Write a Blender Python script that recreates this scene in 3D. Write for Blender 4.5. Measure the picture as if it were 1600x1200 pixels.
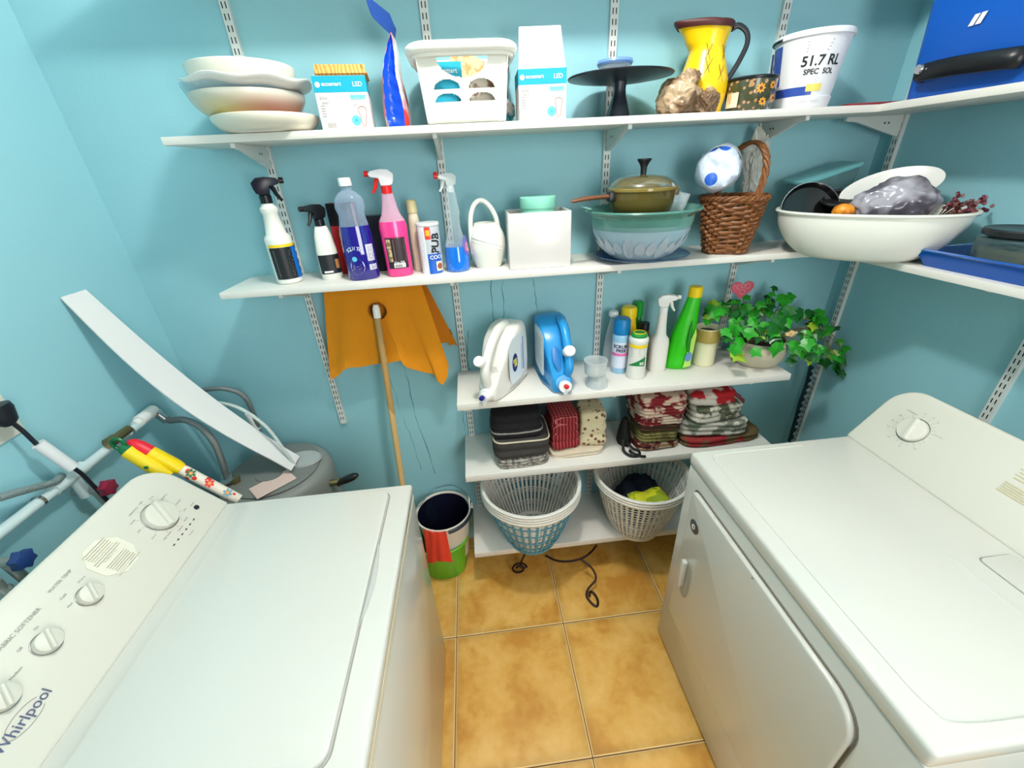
import bpy, bmesh, math, random
from mathutils import Vector, Matrix, noise
PI = math.pi
random.seed(7)
S = bpy.context.scene
for o in list(bpy.data.objects): bpy.data.objects.remove(o)
COL = S.collection

# ------------------------------------------------------------------ camera, world, lights, exposure
FPX = 638.29
CAM = Vector((1.2018, -1.6133, 1.786))
YAW, PITCH, ROLL = 0.0777, -0.4868, -0.0537
_cy, _sy, _cp, _sp = math.cos(YAW), math.sin(YAW), math.cos(PITCH), math.sin(PITCH)
FWD = Vector((_sy*_cp, _cy*_cp, _sp)); _r = Vector((_cy, -_sy, 0)); _u = _r.cross(FWD)
RGT = _r*math.cos(ROLL) + _u*math.sin(ROLL); UPV = -_r*math.sin(ROLL) + _u*math.cos(ROLL)
cd = bpy.data.cameras.new('camera'); cam = bpy.data.objects.new('camera', cd); COL.objects.link(cam)
cd.sensor_width = 36; cd.lens = FPX/1600*36; cd.clip_start = .02
m3 = Matrix((RGT, UPV, -FWD)).transposed()
cam.matrix_world = Matrix.Translation(CAM) @ m3.to_4x4()
S.camera = cam
def _ray(x, y): return FWD + RGT*((x-800)/FPX) - UPV*((y-600)/FPX)
def onz(x, y, z): d = _ray(x, y); return CAM + d*((z-CAM.z)/d.z)
def ony(x, y, yy): d = _ray(x, y); return CAM + d*((yy-CAM.y)/d.y)
def onx(x, y, xx): d = _ray(x, y); return CAM + d*((xx-CAM.x)/d.x)

w = bpy.data.worlds.new('world'); S.world = w; w.use_nodes = True
bg = w.node_tree.nodes['Background']; bg.inputs[0].default_value = (1, .99, .96, 1); bg.inputs[1].default_value = .17
ld = bpy.data.lights.new('ceiling_bulb', 'POINT'); ld.energy = 42; ld.color = (1, .96, .90); ld.shadow_soft_size = .06
lo = bpy.data.objects.new('ceiling_bulb', ld); COL.objects.link(lo); lo.location = (1.33, -.81, 2.74)
hd_ = bpy.data.lights.new('fill_light', 'AREA'); hd_.energy = 25; hd_.color = (1, .98, .95); hd_.shape = 'RECTANGLE'; hd_.size = .7; hd_.size_y = 1.3
ho = bpy.data.objects.new('fill_light', hd_); COL.objects.link(ho); ho.location = (2.0, -2.7, 1.75); ho.rotation_euler = (math.radians(84), 0, math.radians(18))  # added fill from the front right
vs = S.view_settings; vs.view_transform = 'Standard'; vs.look = 'None'; vs.exposure = .25; vs.gamma = 1; vs.use_curve_mapping = False

# ------------------------------------------------------------------ materials
def lin(c):
    return tuple(((v/255)/12.92 if v/255 <= .04045 else ((v/255+.055)/1.055)**2.4) for v in c)
MATS = {}
def M(name, rgb, rough=.5, metal=0, trans=0, ior=1.45, alpha=1, var=.0, vs_=8, bump=0, bs=40, coat=0, sub=0, rgb2=None, pat=None, ps=20):
    """principled material; rgb in sRGB 0-255; var = colour variation amount; pat = surface pattern"""
    if name in MATS: return MATS[name]
    m = bpy.data.materials.new(name); m.use_nodes = True; nt = m.node_tree; N, L = nt.nodes, nt.links
    b = N['Principled BSDF']; c = lin(rgb)
    b.inputs['Base Color'].default_value = (*c, 1); b.inputs['Roughness'].default_value = rough
    b.inputs['Metallic'].default_value = metal; b.inputs['Transmission Weight'].default_value = trans
    b.inputs['IOR'].default_value = ior; b.inputs['Alpha'].default_value = alpha
    b.inputs['Coat Weight'].default_value = coat
    if sub: b.inputs['Subsurface Weight'].default_value = sub; b.inputs['Subsurface Radius'].default_value = (.01, .01, .01)
    tc = N.new('ShaderNodeTexCoord')
    if var or rgb2 is not None:
        if pat == 'check':
            # two sets of thin stripes crossing
            sx = N.new('ShaderNodeSeparateXYZ'); L.new(tc.outputs['Object'], sx.inputs[0])
            outs = []
            for k in (0, 1):
                a = N.new('ShaderNodeMath'); a.operation = 'MULTIPLY'; a.inputs[1].default_value = ps; L.new(sx.outputs[k], a.inputs[0])
                f = N.new('ShaderNodeMath'); f.operation = 'FRACT'; L.new(a.outputs[0], f.inputs[0])
                g = N.new('ShaderNodeMath'); g.operation = 'LESS_THAN'; g.inputs[1].default_value = .14; L.new(f.outputs[0], g.inputs[0]); outs.append(g)
            fac = N.new('ShaderNodeMath'); fac.operation = 'MAXIMUM'; L.new(outs[0].outputs[0], fac.inputs[0]); L.new(outs[1].outputs[0], fac.inputs[1]); facs = fac.outputs[0]
        elif pat == 'spots':
            v = N.new('ShaderNodeTexVoronoi'); v.inputs['Scale'].default_value = ps; L.new(tc.outputs['Object'], v.inputs['Vector'])
            g = N.new('ShaderNodeMath'); g.operation = 'LESS_THAN'; g.inputs[1].default_value = .33; L.new(v.outputs['Distance'], g.inputs[0]); facs = g.outputs[0]
        elif pat == 'wave':
            v = N.new('ShaderNodeTexWave'); v.inputs['Scale'].default_value = ps; v.inputs['Distortion'].default_value = 5; v.inputs['Detail'].default_value = 2
            L.new(tc.outputs['Object'], v.inputs['Vector'])
            g = N.new('ShaderNodeMath'); g.operation = 'GREATER_THAN'; g.inputs[1].default_value = .7; L.new(v.outputs['Fac'], g.inputs[0]); facs = g.outputs[0]
        elif pat == 'blotch':
            v = N.new('ShaderNodeTexNoise'); v.inputs['Scale'].default_value = ps; v.inputs['Detail'].default_value = 3; L.new(tc.outputs['Object'], v.inputs['Vector'])
            g = N.new('ShaderNodeValToRGB'); g.color_ramp.elements[0].position = .47; g.color_ramp.elements[1].position = .55; L.new(v.outputs['Fac'], g.inputs[0]); facs = g.outputs[0]
        else:
            v = N.new('ShaderNodeTexNoise'); v.inputs['Scale'].default_value = vs_; v.inputs['Detail'].default_value = 4; L.new(tc.outputs['Object'], v.inputs['Vector']); facs = v.outputs['Fac']
        mx = N.new('ShaderNodeMix'); mx.data_type = 'RGBA'; L.new(facs, mx.inputs[0])
        if rgb2 is not None: c2 = lin(rgb2); c1 = c
        else: c1 = tuple(min(1, v*(1+var)) for v in c); c2 = tuple(v*(1-var) for v in c)
        mx.inputs[6].default_value = (*c1, 1); mx.inputs[7].default_value = (*c2, 1); L.new(mx.outputs[2], b.inputs['Base Color'])
    if bump:
        v = N.new('ShaderNodeTexNoise'); v.inputs['Scale'].default_value = bs; v.inputs['Detail'].default_value = 3; L.new(tc.outputs['Object'], v.inputs['Vector'])
        bp = N.new('ShaderNodeBump'); bp.inputs['Strength'].default_value = bump; bp.inputs['Distance'].default_value = .004; L.new(v.outputs['Fac'], bp.inputs['Height']); L.new(bp.outputs[0], b.inputs['Normal'])
    MATS[name] = m; return m
def film(name, rgb, op=.35, rough=.15):
    """thin clear plastic film / thin glass: partly see-through, glossy"""
    if name in MATS: return MATS[name]
    m = bpy.data.materials.new(name); m.use_nodes = True; nt = m.node_tree; N, L = nt.nodes, nt.links
    b = N['Principled BSDF']; b.inputs['Base Color'].default_value = (*lin(rgb), 1); b.inputs['Roughness'].default_value = rough
    lw = N.new('ShaderNodeLayerWeight'); lw.inputs[0].default_value = .35
    mp = N.new('ShaderNodeMapRange'); mp.inputs[3].default_value = op; mp.inputs[4].default_value = min(1, op+.6); L.new(lw.outputs['Facing'], mp.inputs[0])
    L.new(mp.outputs[0], b.inputs['Alpha']); MATS[name] = m; return m

WALL = M('wall_paint', (147, 200, 210), .55, var=.03, vs_=3, bump=.12, bs=90)
WHITE = M('white_enamel', (213, 212, 204), .16, coat=.3)
WPANEL = M('white_console', (214, 212, 200), .4)
BOARD = M('white_melamine', (228, 224, 216), .4, var=.02, vs_=20)
METALW = M('painted_steel', (214, 218, 214), .4)
DARK = M('dark_slot', (28, 34, 38), .6)
BLACK = M('black_plastic', (16, 17, 22), .35)
WPL = M('white_plastic', (236, 236, 232), .35, sub=.0)
CREAM = M('cream_plastic', (226, 220, 196), .4)
GREY = M('grey_print', (150, 150, 146), .6)
LGREY = M('pale_print', (176, 176, 170), .6)
CHROME = M('chrome', (200, 200, 200), .18, 1)
BRASS = M('old_brass', (150, 132, 92), .35, .9)
BLUEP = M('blue_plastic', (12, 60, 170), .3)
TEAL = M('teal_print', (0, 158, 186), .45)
CARD = M('white_card', (224, 217, 218), .6)
RED = M('red_plastic', (214, 24, 24), .35)
YELLOW = M('yellow_plastic', (242, 206, 8), .35)
GREEN = M('green_plastic', (40, 170, 20), .35)
CLEAR = film('clear_plastic', (225, 235, 238), .12, .08)
CLOUDY = film('cloudy_plastic', (225, 232, 232), .35, .2)

# ------------------------------------------------------------------ mesh helpers: a mesh is [verts, faces, material index per face]
def mg(*ms):
    V, F, I = [], [], []
    for m in ms:
        k = len(V); V += m[0]; F += [tuple(i+k for i in f) for f in m[1]]; I += m[2]
    return [V, F, I]
def mk(V, F, mi=0): return [[Vector(v) for v in V], [tuple(f) for f in F], [mi]*len(F)]
def mi(m, i): return [m[0], m[1], [i]*len(m[1])]
def tf(m, mat): return [[mat @ v for v in m[0]], m[1], m[2]]
def mv(m, x=0, y=0, z=0): d = Vector((x, y, z)); return [[v+d for v in m[0]], m[1], m[2]]
def rz(m, a): return tf(m, Matrix.Rotation(a, 4, 'Z'))
def rx(m, a): return tf(m, Matrix.Rotation(a, 4, 'X'))
def ry(m, a): return tf(m, Matrix.Rotation(a, 4, 'Y'))
def sc(m, x, y, z): return [[Vector((v.x*x, v.y*y, v.z*z)) for v in m[0]], m[1], m[2]]
def mp(m, fn): return [[Vector(fn(v)) for v in m[0]], m[1], m[2]]
def noisy(m, amp, s, seed=0):
    o = Vector((seed*3.1, seed*1.7, seed*.9))
    return [[v + noise.noise_vector(v*s+o)*amp for v in m[0]], m[1], m[2]]
def box(x0, x1, y0, y1, z0, z1, i=0):
    V = [(x, y, z) for z in (z0, z1) for y in (y0, y1) for x in (x0, x1)]
    return mk(V, [(0, 2, 3, 1), (4, 5, 7, 6), (0, 1, 5, 4), (2, 6, 7, 3), (0, 4, 6, 2), (1, 3, 7, 5)], i)
def cbox(w, d, h, z=0, i=0): return box(-w/2, w/2, -d/2, d/2, z, z+h, i)
def cat(pts, n=6, closed=False):
    P = [Vector(p) for p in pts]; out = []; N_ = len(P)
    rng = range(N_ if closed else N_-1)
    for i in rng:
        p0 = P[(i-1) % N_] if closed or i > 0 else P[0]*2-P[1]; p1 = P[i]; p2 = P[(i+1) % N_]
        p3 = P[(i+2) % N_] if closed or i+2 < N_ else P[-1]*2-P[-2]
        for k in range(n):
            t = k/n
            out.append(.5*((2*p1)+(p2-p0)*t+(2*p0-5*p1+4*p2-p3)*t*t+(3*p1-p0-3*p2+p3)*t**3))
    if not closed: out.append(P[-1])
    return out
def se(a, e):
    c, s = math.cos(a), math.sin(a)
    return (math.copysign(abs(c)**(2/e), c), math.copysign(abs(s)**(2/e), s))
def lathe(prof, n=40, sx=1, sy=1, e=2, sm=0, i=0):
    if sm: prof = [(max(0, v.x), v.y) for v in cat([(r, z, 0) for r, z in prof], sm)]
    V, F = [], []; rows = []
    for r, z in prof:
        if r < 1e-6: rows.append([len(V)]); V.append((0, 0, z))
        else:
            rows.append(list(range(len(V), len(V)+n)))
            for k in range(n):
                a = 2*PI*k/n; x, y = se(a, e); V.append((x*r*sx, y*r*sy, z))
    for a, b in zip(rows, rows[1:]):
        for k in range(n):
            k2 = (k+1) % n
            if len(a) == 1 and len(b) == 1: continue
            if len(a) == 1: F.append((a[0], b[k2], b[k]))
            elif len(b) == 1: F.append((a[k], a[k2], b[0]))
            else: F.append((a[k], a[k2], b[k2], b[k]))
    return mk(V, F, i)
def tube(pts, r, n=8, closed=False, cap=True, i=0, flat=1):
    P = [Vector(p) for p in pts]; K = len(P); V, F = [], []; up = None
    for k, p in enumerate(P):
        t = (P[(k+1) % K]-P[k-1]) if (closed or 0 < k < K-1) else (P[1]-P[0] if k == 0 else P[-1]-P[-2])
        t = t.normalized() if t.length > 1e-9 else Vector((0, 0, 1))
        if up is None:
            up = Vector((0, 0, 1)) if abs(t.z) < .9 else Vector((1, 0, 0))
        a = t.cross(up).normalized(); up = a.cross(t).normalized()
        rr = r[k] if isinstance(r, (list, tuple)) else r
        for j in range(n):
            q = 2*PI*j/n; V.append(p + a*(math.cos(q)*rr) + up*(math.sin(q)*rr*flat))
    for k in range(K if closed else K-1):
        for j in range(n):
            a0 = k*n+j; a1 = k*n+(j+1) % n; b0 = ((k+1) % K)*n+j; b1 = ((k+1) % K)*n+(j+1) % n
            F.append((a0, a1, b1, b0))
    if cap and not closed: F.append(tuple(range(n))[::-1]); F.append(tuple(range((K-1)*n, K*n)))
    return mk(V, F, i)
def prism(poly, h, i=0):
    """polygon in XY extruded to z=h"""
    n = len(poly); V = [(x, y, 0) for x, y in poly] + [(x, y, h) for x, y in poly]
    F = [tuple(range(n))[::-1], tuple(range(n, 2*n))] + [(k, (k+1) % n, n+(k+1) % n, n+k) for k in range(n)]
    return mk(V, F, i)
def rrect(w, h, r, n=6, r4=None):
    out = []; R4 = r4 or (r,)*4
    for q, (cx, cy) in enumerate(((1, 1), (-1, 1), (-1, -1), (1, -1))):
        R_ = R4[q]
        for k in range(n+1):
            a = PI/2*(q+k/n); out.append((cx*(w/2-R_)+R_*math.cos(a), cy*(h/2-R_)+R_*math.sin(a)))
    return out
def sheet(fn, nu, nv, th=0, i=0):
    V = [Vector(fn(u/nu, v/nv)) for v in range(nv+1) for u in range(nu+1)]
    F = [(v*(nu+1)+u, v*(nu+1)+u+1, (v+1)*(nu+1)+u+1, (v+1)*(nu+1)+u) for v in range(nv) for u in range(nu)]
    if th:
        NN = [Vector((0, 0, 0)) for _ in V]
        for f in F:
            nn = (V[f[2]]-V[f[0]]).cross(V[f[3]]-V[f[1]])
            for q in f: NN[q] += nn
        k = len(V); V2 = [v - (n_.normalized() if n_.length else Vector((0, 0, 1)))*th for v, n_ in zip(V, NN)]
        F2 = [tuple(q+k for q in f)[::-1] for f in F]; rim = []
        ed = [u for u in range(nu+1)] + [v*(nu+1)+nu for v in range(1, nv+1)] + [nv*(nu+1)+u for u in range(nu-1, -1, -1)] + [v*(nu+1) for v in range(nv-1, 0, -1)]
        for a, b in zip(ed, ed[1:]+ed[:1]): rim.append((b, a, a+k, b+k))
        V += V2; F = F+F2+rim
    return mk(V, F, i)
def rect(w, h, nx=1, ny=1, i=0): return sheet(lambda u, v: ((u-.5)*w, (v-.5)*h, 0), nx, ny, 0, i)
def disc(r, n=28, i=0, sx=1, sy=1): return mk([(r*sx*math.cos(2*PI*k/n), r*sy*math.sin(2*PI*k/n), 0) for k in range(n)], [tuple(range(n))], i)
_tc = {}
def text(s, size, i=0, bold=0, ax='CENTER'):
    key = (s, bold, ax)
    if key not in _tc:
        c = bpy.data.curves.new('t', 'FONT'); c.body = s; c.size = 1; c.align_x = ax; c.align_y = 'CENTER'; c.offset = bold; c.resolution_u = 3
        o = bpy.data.objects.new('t', c); COL.objects.link(o); dg = bpy.context.evaluated_depsgraph_get()
        me = bpy.data.meshes.new_from_object(o.evaluated_get(dg))
        _tc[key] = ([v.co.copy() for v in me.vertices], [tuple(p.vertices) for p in me.polygons])
        bpy.data.objects.remove(o); bpy.data.meshes.remove(me); bpy.data.curves.remove(c)
    V, F = _tc[key]; return [[v*size for v in V], list(F), [i]*len(F)]
def lines(w, h, n, t, i=0, seed=1, ragged=.3, ax=0):
    """rows of fine print as thin bars"""
    rd = random.Random(seed); ms = []
    for k in range(n):
        L_ = w*(1-ragged*rd.random()); y = h/2-(k+.5)*h/n
        ms.append(mv(rect(L_, t), (-w/2+L_/2) if ax == 0 else 0, y, 0, )); ms[-1] = mi(ms[-1], i)
    return mg(*ms)
def frame(m, o, r, u, off=.0004):
    """XY mesh onto a plane with origin o, right r, up u"""
    r = Vector(r).normalized(); u = Vector(u).normalized(); n = r.cross(u); o = Vector(o)
    return [[o + r*v.x + u*v.y + n*(v.z+off) for v in m[0]], m[1], m[2]]
def wrap(m, r, a, z, off=.0005, sx=1, sy=1, e=2, rf=None):
    """XY mesh onto an upright (super)elliptic cylinder of radius r centred at angle a"""
    V = []
    for v in m[0]:
        rr = rf(z+v.y) if rf else r
        an = a + v.x/r; x, y = se(an, e); V.append(Vector((x*(rr+off+v.z)*sx, y*(rr+off+v.z)*sy, z+v.y)))
    return [V, m[1], m[2]]

def mesh_obj(name, m, mats, parent=None, bevel=0, seg=2, ang=40, smooth=True):
    me = bpy.data.meshes.new(name)
    me.from_pydata([tuple(v) for v in m[0]], [], m[1])
    for mt in (mats if isinstance(mats, (list, tuple)) else [mats]): me.materials.append(mt)
    me.polygons.foreach_set('material_index', m[2])
    if bevel:
        b = bmesh.new(); b.from_mesh(me); bmesh.ops.recalc_face_normals(b, faces=b.faces)
        ed = [e for e in b.edges if len(e.link_faces) == 2 and e.calc_face_angle(0) > math.radians(ang)]
        bmesh.ops.bevel(b, geom=ed, offset=bevel, segments=seg, profile=.5, affect='EDGES', clamp_overlap=True); b.to_mesh(me); b.free()
    if smooth:
        me.polygons.foreach_set('use_smooth', [True]*len(me.polygons)); me.set_sharp_from_angle(angle=math.radians(ang))
    me.update(); o = bpy.data.objects.new(name, me); COL.objects.link(o)
    if parent: o.parent = parent
    return o
def thing(name, label, category, loc=(0, 0, 0), rot=0, group=None, tilt=None):
    o = bpy.data.objects.new(name, None); COL.objects.link(o); o.empty_display_size = .02
    o.location = loc; o.rotation_euler = (tilt[0], tilt[1], rot) if tilt else (0, 0, rot)
    o['label'] = label; o['category'] = category
    if group: o['group'] = group
    return o
def solo(name, m, mats, label, category, loc=(0, 0, 0), rot=0, group=None, **k):
    o = mesh_obj(name, m, mats, None, **k); o.location = loc; o.rotation_euler = (0, 0, rot); o['label'] = label; o['category'] = category
    if group: o['group'] = group
    return o
def struct(name, m, mats, parent=None, **k):
    o = mesh_obj(name, m, mats, parent, **k)
    if not parent: o['kind'] = 'structure'
    return o
part = mesh_obj
ZT, ZM, Z3, Z4, Z5 = 1.903, 1.477, 1.016, .681, .239
RW = 2.74
# ------------------------------------------------------------------ floor tiles
def floor_mat():
    m = bpy.data.materials.new('ceramic_floor_tiles'); m.use_nodes = True; nt = m.node_tree; N, L = nt.nodes, nt.links; b = N['Principled BSDF']
    g = N.new('ShaderNodeNewGeometry'); sx = N.new('ShaderNodeSeparateXYZ'); L.new(g.outputs['Position'], sx.inputs[0])
    def mth(op, a, b_=None, c=None):
        n = N.new('ShaderNodeMath'); n.operation = op
        for k, v in enumerate((a, b_, c)):
            if v is None: continue
            if isinstance(v, (int, float)): n.inputs[k].default_value = v
            else: L.new(v, n.inputs[k])
        return n.outputs[0]
    ds = []; ids = []
    for ax, g0 in ((0, .9867), (1, -.535)):
        q = mth('DIVIDE', mth('SUBTRACT', sx.outputs[ax], g0), .469); f = mth('FRACT', mth('ADD', q, 50)); ids.append(mth('FLOOR', mth('ADD', q, 50)))
        ds.append(mth('MINIMUM', f, mth('SUBTRACT', 1, f)))
    d = mth('MULTIPLY', mth('MINIMUM', ds[0], ds[1]), .469)
    gr = mth('LESS_THAN', d, .0055); gd = mth('LESS_THAN', d, .0018)  # gd: thin shadow line of the joint, painted as a dark colour
    cmb = N.new('ShaderNodeCombineXYZ'); L.new(mth('MULTIPLY', ids[0], 7.3), cmb.inputs[0]); L.new(mth('MULTIPLY', ids[1], 3.9), cmb.inputs[1])
    va = N.new('ShaderNodeVectorMath'); L.new(g.outputs['Position'], va.inputs[0]); L.new(cmb.outputs[0], va.inputs[1])
    n1 = N.new('ShaderNodeTexNoise'); n1.inputs['Scale'].default_value = 5; n1.inputs['Detail'].default_value = 5; n1.inputs['Distortion'].default_value = .6; L.new(va.outputs[0], n1.inputs['Vector'])
    n2 = N.new('ShaderNodeTexNoise'); n2.inputs['Scale'].default_value = 30; n2.inputs['Detail'].default_value = 5; L.new(va.outputs[0], n2.inputs['Vector'])
    r = N.new('ShaderNodeValToRGB'); L.new(mth('ADD', mth('MULTIPLY', n1.outputs['Fac'], .75), mth('MULTIPLY', n2.outputs['Fac'], .25)), r.inputs[0])
    e = r.color_ramp.elements; e[0].position = .36; e[0].color = (*lin((204, 144, 62)), 1); e[1].position = .64; e[1].color = (*lin((236, 190, 110)), 1)
    k = r.color_ramp.elements.new(.5); k.color = (*lin((224, 172, 86)), 1)
    ed = N.new('ShaderNodeMapRange'); L.new(d, ed.inputs[0]); ed.inputs[1].default_value = 0; ed.inputs[2].default_value = .035; ed.inputs[3].default_value = .8; ed.inputs[4].default_value = 1
    mm = N.new('ShaderNodeMix'); mm.data_type = 'RGBA'; mm.blend_type = 'MULTIPLY'; mm.inputs[0].default_value = 1; L.new(r.outputs[0], mm.inputs[6]); L.new(ed.outputs[0], mm.inputs[7])
    mx = N.new('ShaderNodeMix'); mx.data_type = 'RGBA'; L.new(gr, mx.inputs[0]); L.new(mm.outputs[2], mx.inputs[6]); mg_ = N.new('ShaderNodeMix'); mg_.data_type = 'RGBA'; L.new(gd, mg_.inputs[0]); mg_.inputs[6].default_value = (*lin((240, 204, 140)), 1); mg_.inputs[7].default_value = (*lin((120, 78, 38)), 1); L.new(mg_.outputs[2], mx.inputs[7])
    L.new(mx.outputs[2], b.inputs['Base Color'])
    L.new(mth('ADD', mth('MULTIPLY', gr, .5), .24), b.inputs['Roughness'])
    hh = mth('MINIMUM', d, .006); bp = N.new('ShaderNodeBump'); bp.inputs['Strength'].default_value = 1; bp.inputs['Distance'].default_value = 1; L.new(mth('MULTIPLY', hh, .5), bp.inputs['Height']); L.new(bp.outputs[0], b.inputs['Normal'])
    return m
YF = -3.1
struct('floor', box(-.1, RW+.1, YF, .1, -.1, 0), floor_mat(), smooth=False)
struct('ceiling', box(-.1, RW+.1, YF, .1, 2.85, 2.95), M('ceiling_paint', (236, 240, 240), .7), smooth=False)
wb = struct('wall_back', box(-.1, RW+.1, 0, .1, 0, 2.85), WALL, smooth=False)
struct('wall_left', box(-.1, 0, YF, 0, 0, 2.85), WALL, smooth=False)
struct('wall_right', box(RW, RW+.1, YF, 0, 0, 2.85), WALL, smooth=False)
# hairline cracks in the plaster of the back wall
CR = M('crack_line', (70, 110, 112), .8)
def crack(pts, r=.0011, sd=1):
    rd = random.Random(sd); P = []
    for (a, b) in zip(pts, pts[1:]):
        for k in range(6):
            t = k/6; P.append((a[0]+(b[0]-a[0])*t+rd.uniform(-.004, .004), .0003, a[1]+(b[1]-a[1])*t))
    P.append((pts[-1][0], .0003, pts[-1][1])); rr = [r*(.35+.9*rd.random()) for _ in P]
    part('crack', tube(P, rr, 5), CR, wb)
crack([(.874, 1.10), (.876, .944), (.881, .80), (.923, .469)], .0016, 2); crack([(.80, 1.03), (.82, .85), (.845, .66), (.86, .5)], .0009, 3)
crack([(1.275, 1.45), (1.262, 1.32), (1.268, 1.2)], .0013, 4); crack([(1.312, 1.45), (1.31, 1.37), (1.306, 1.2)], .0013, 5)
crack([(1.43, 1.45), (1.436, 1.37), (1.449, 1.25)], .0012, 6); crack([(1.16, 1.2), (1.141, 1.07), (1.15, .95)], .0013, 7); crack([(1.10, .95), (1.092, .8), (1.10, .6)], .0012, 8)

# ------------------------------------------------------------------ wall uprights, shelves and brackets
def upright(x, z0, z1, label, wall='back', y=0):
    m = box(-.0125, .0125, -.014, 0, z0, z1, 0)
    sl = []; z = z0+.02
    while z < z1-.02:
        for s in (-.0052, .0052): sl.append(mk([(s-.0016, -.0143, z), (s+.0016, -.0143, z), (s+.0016, -.0143, z+.015), (s-.0016, -.0143, z+.015)], [(0, 1, 2, 3)], 1))
        z += .0262
    m = mg(m, *sl)
    if wall == 'right': m = rz(m, -PI/2)
    solo('wall_upright', m, [METALW, DARK], label, 'shelf upright', (x, y, 0) if wall == 'back' else (RW, y, 0), group='slotted wall uprights', smooth=False)
upright(.566, .815, 2.5, 'slotted white upright on back wall, leftmost, ending free beside the orange cloth')
upright(1.1255, .15, 2.5, 'slotted white upright on back wall just left of the white detergent jug')
upright(1.7035, .15, 2.5, 'slotted white upright on back wall between the blue jug and the blue aerosol can')
upright(2.2635, .15, 2.5, 'slotted white upright on back wall passing behind the ivy')
upright(0, .15, 2.5, 'slotted white upright on right wall, nearest to the corner', 'right', -.078)
upright(0, .15, 2.5, 'slotted white upright on right wall above the dryer console', 'right', -.70)
def bracket(d, h=.062, t=.006):
    p = [(0, 0), (-d, 0), (-d, -.012), (-d*.8, -.016), (-.014, -h), (0, -h)]
    m = prism(p, 2*t)                                   # XY -> (y,z) plane
    m = mp(m, lambda v: (v.z-t, v.x, v.y))
    hs = []
    for q in (-.05, -.065):
        for s in (-1, 1): hs.append(mk([(s*(t+.0004), q+.0035*math.cos(a*PI/4), -.022+.0035*math.sin(a*PI/4)) for a in range(8)], [tuple(range(8)) if s > 0 else tuple(range(8))[::-1]], 1))
    return mg(m, *hs)
def shelf(label, x0, x1, y0, z, t, bx, d, wall='back', y1=0, group='white wall shelves'):
    if wall == 'back':
        s = thing('wall_shelf', label, 'shelf', ((x0+x1)/2, y0/2, z-t), 0, group)
        part('board', box(x0-(x0+x1)/2, x1-(x0+x1)/2, y0/2, -y0/2-.001, 0, t), BOARD, s, bevel=.0015)
        if 'holding bowls' in label or 'holding spray' in label: part('bracket', mv(rz(bracket(d), -PI/2), RW-(x0+x1)/2-.0145, -.078-y0/2, -.0003), [METALW, DARK], s, smooth=False)
        for x in bx:
            part('bracket', mv(bracket(d), x-(x0+x1)/2, -y0/2-.0145, -.0003), [METALW, DARK], s, smooth=False)
    else:
        cx, cy = (x0+x1)/2, (y0+y1)/2
        s = thing('wall_shelf', label, 'shelf', (cx, cy, z-t), 0, group)
        part('board', box(x0-cx, x1-cx-.001, y0-cy, y1-cy, 0, t), BOARD, s, bevel=.0015)
        for yy in bx: part('bracket', mv(rz(bracket(d), -PI/2), RW-cx-.0145, yy-cy, -.0003), [METALW, DARK], s, smooth=False)
shelf('highest white shelf, above the photo edge, its brackets showing', .395, RW, -.24, 2.328, .022, (.566, 1.1255, 1.7035, 2.2635), .21)
shelf('upper white back-wall shelf holding bowls, bulb boxes and yellow pitcher', .395, RW, -.24, ZT, .02, (.566, 1.1255, 1.7035, 2.2635), .21)
shelf('upper white shelf on right wall under the blue cooler', 2.475, RW, -1.5, ZT, .02, (-.70,), .21, 'right', -.2402)
shelf('long middle white back-wall shelf holding spray bottles, glass bowl and wicker basket', .39, RW, -.24, ZM, .021, (.566, 1.1255, 1.7035, 2.2635), .21)
shelf('middle white shelf on right wall carrying the blue tray', 2.475, RW, -1.5, ZM, .021, (-.70,), .21, 'right', -.2402)
shelf('lower white shelf holding detergent jugs and potted ivy', 1.095, 2.41, -.29, Z3, .027, (1.1255, 1.7035, 2.2635), .26)
shelf('low white shelf holding folded kitchen cloths', 1.093, 2.41, -.30, Z4, .03, (1.1255, 1.7035, 2.2635), .26)
shelf('lowest white shelf near the floor holding stacked laundry baskets', 1.09, 2.41, -.31, Z5, .03, (1.1255, 1.7035, 2.2635), .26)
#o = solo('shelf_join_plate', box(-.09, .09, -.09, .03, -.001, 0), METALW, 'thin steel plate under the corner join of upper shelves', 'plate', (2.52, -.25, ZT-.0205), smooth=False)

# ------------------------------------------------------------------ washer
WY0, WY1 = -1.29, -.588
wsh = thing('washing_machine', 'white top-loading washing machine with sloped dial console on left', 'washing machine', (.60, -.94, 0))
def W_(m): return mv(m, -.60, .94, 0)
part('cabinet', W_(box(.26, .9446, WY0+.002, WY1-.002, .012, .885)), WHITE, wsh, bevel=.006)
part('top_panel', W_(box(.25, .9486, WY0-.002, WY1, .886, .920)), WHITE, wsh, bevel=.009, seg=3)
lidp = rrect(.445, .665, .03, 5)
part('lid', W_(mv(prism(lidp, .012), .6625, -.95, .9203)), WHITE, wsh, bevel=.003)
gap = [(x*1.012, y*1.008) for x, y in lidp]
part('lid_seam', W_(tube([(.6625+x, -.95+y, .9203) for x, y in gap], .0016, 6, True)), GREY, wsh)
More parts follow.
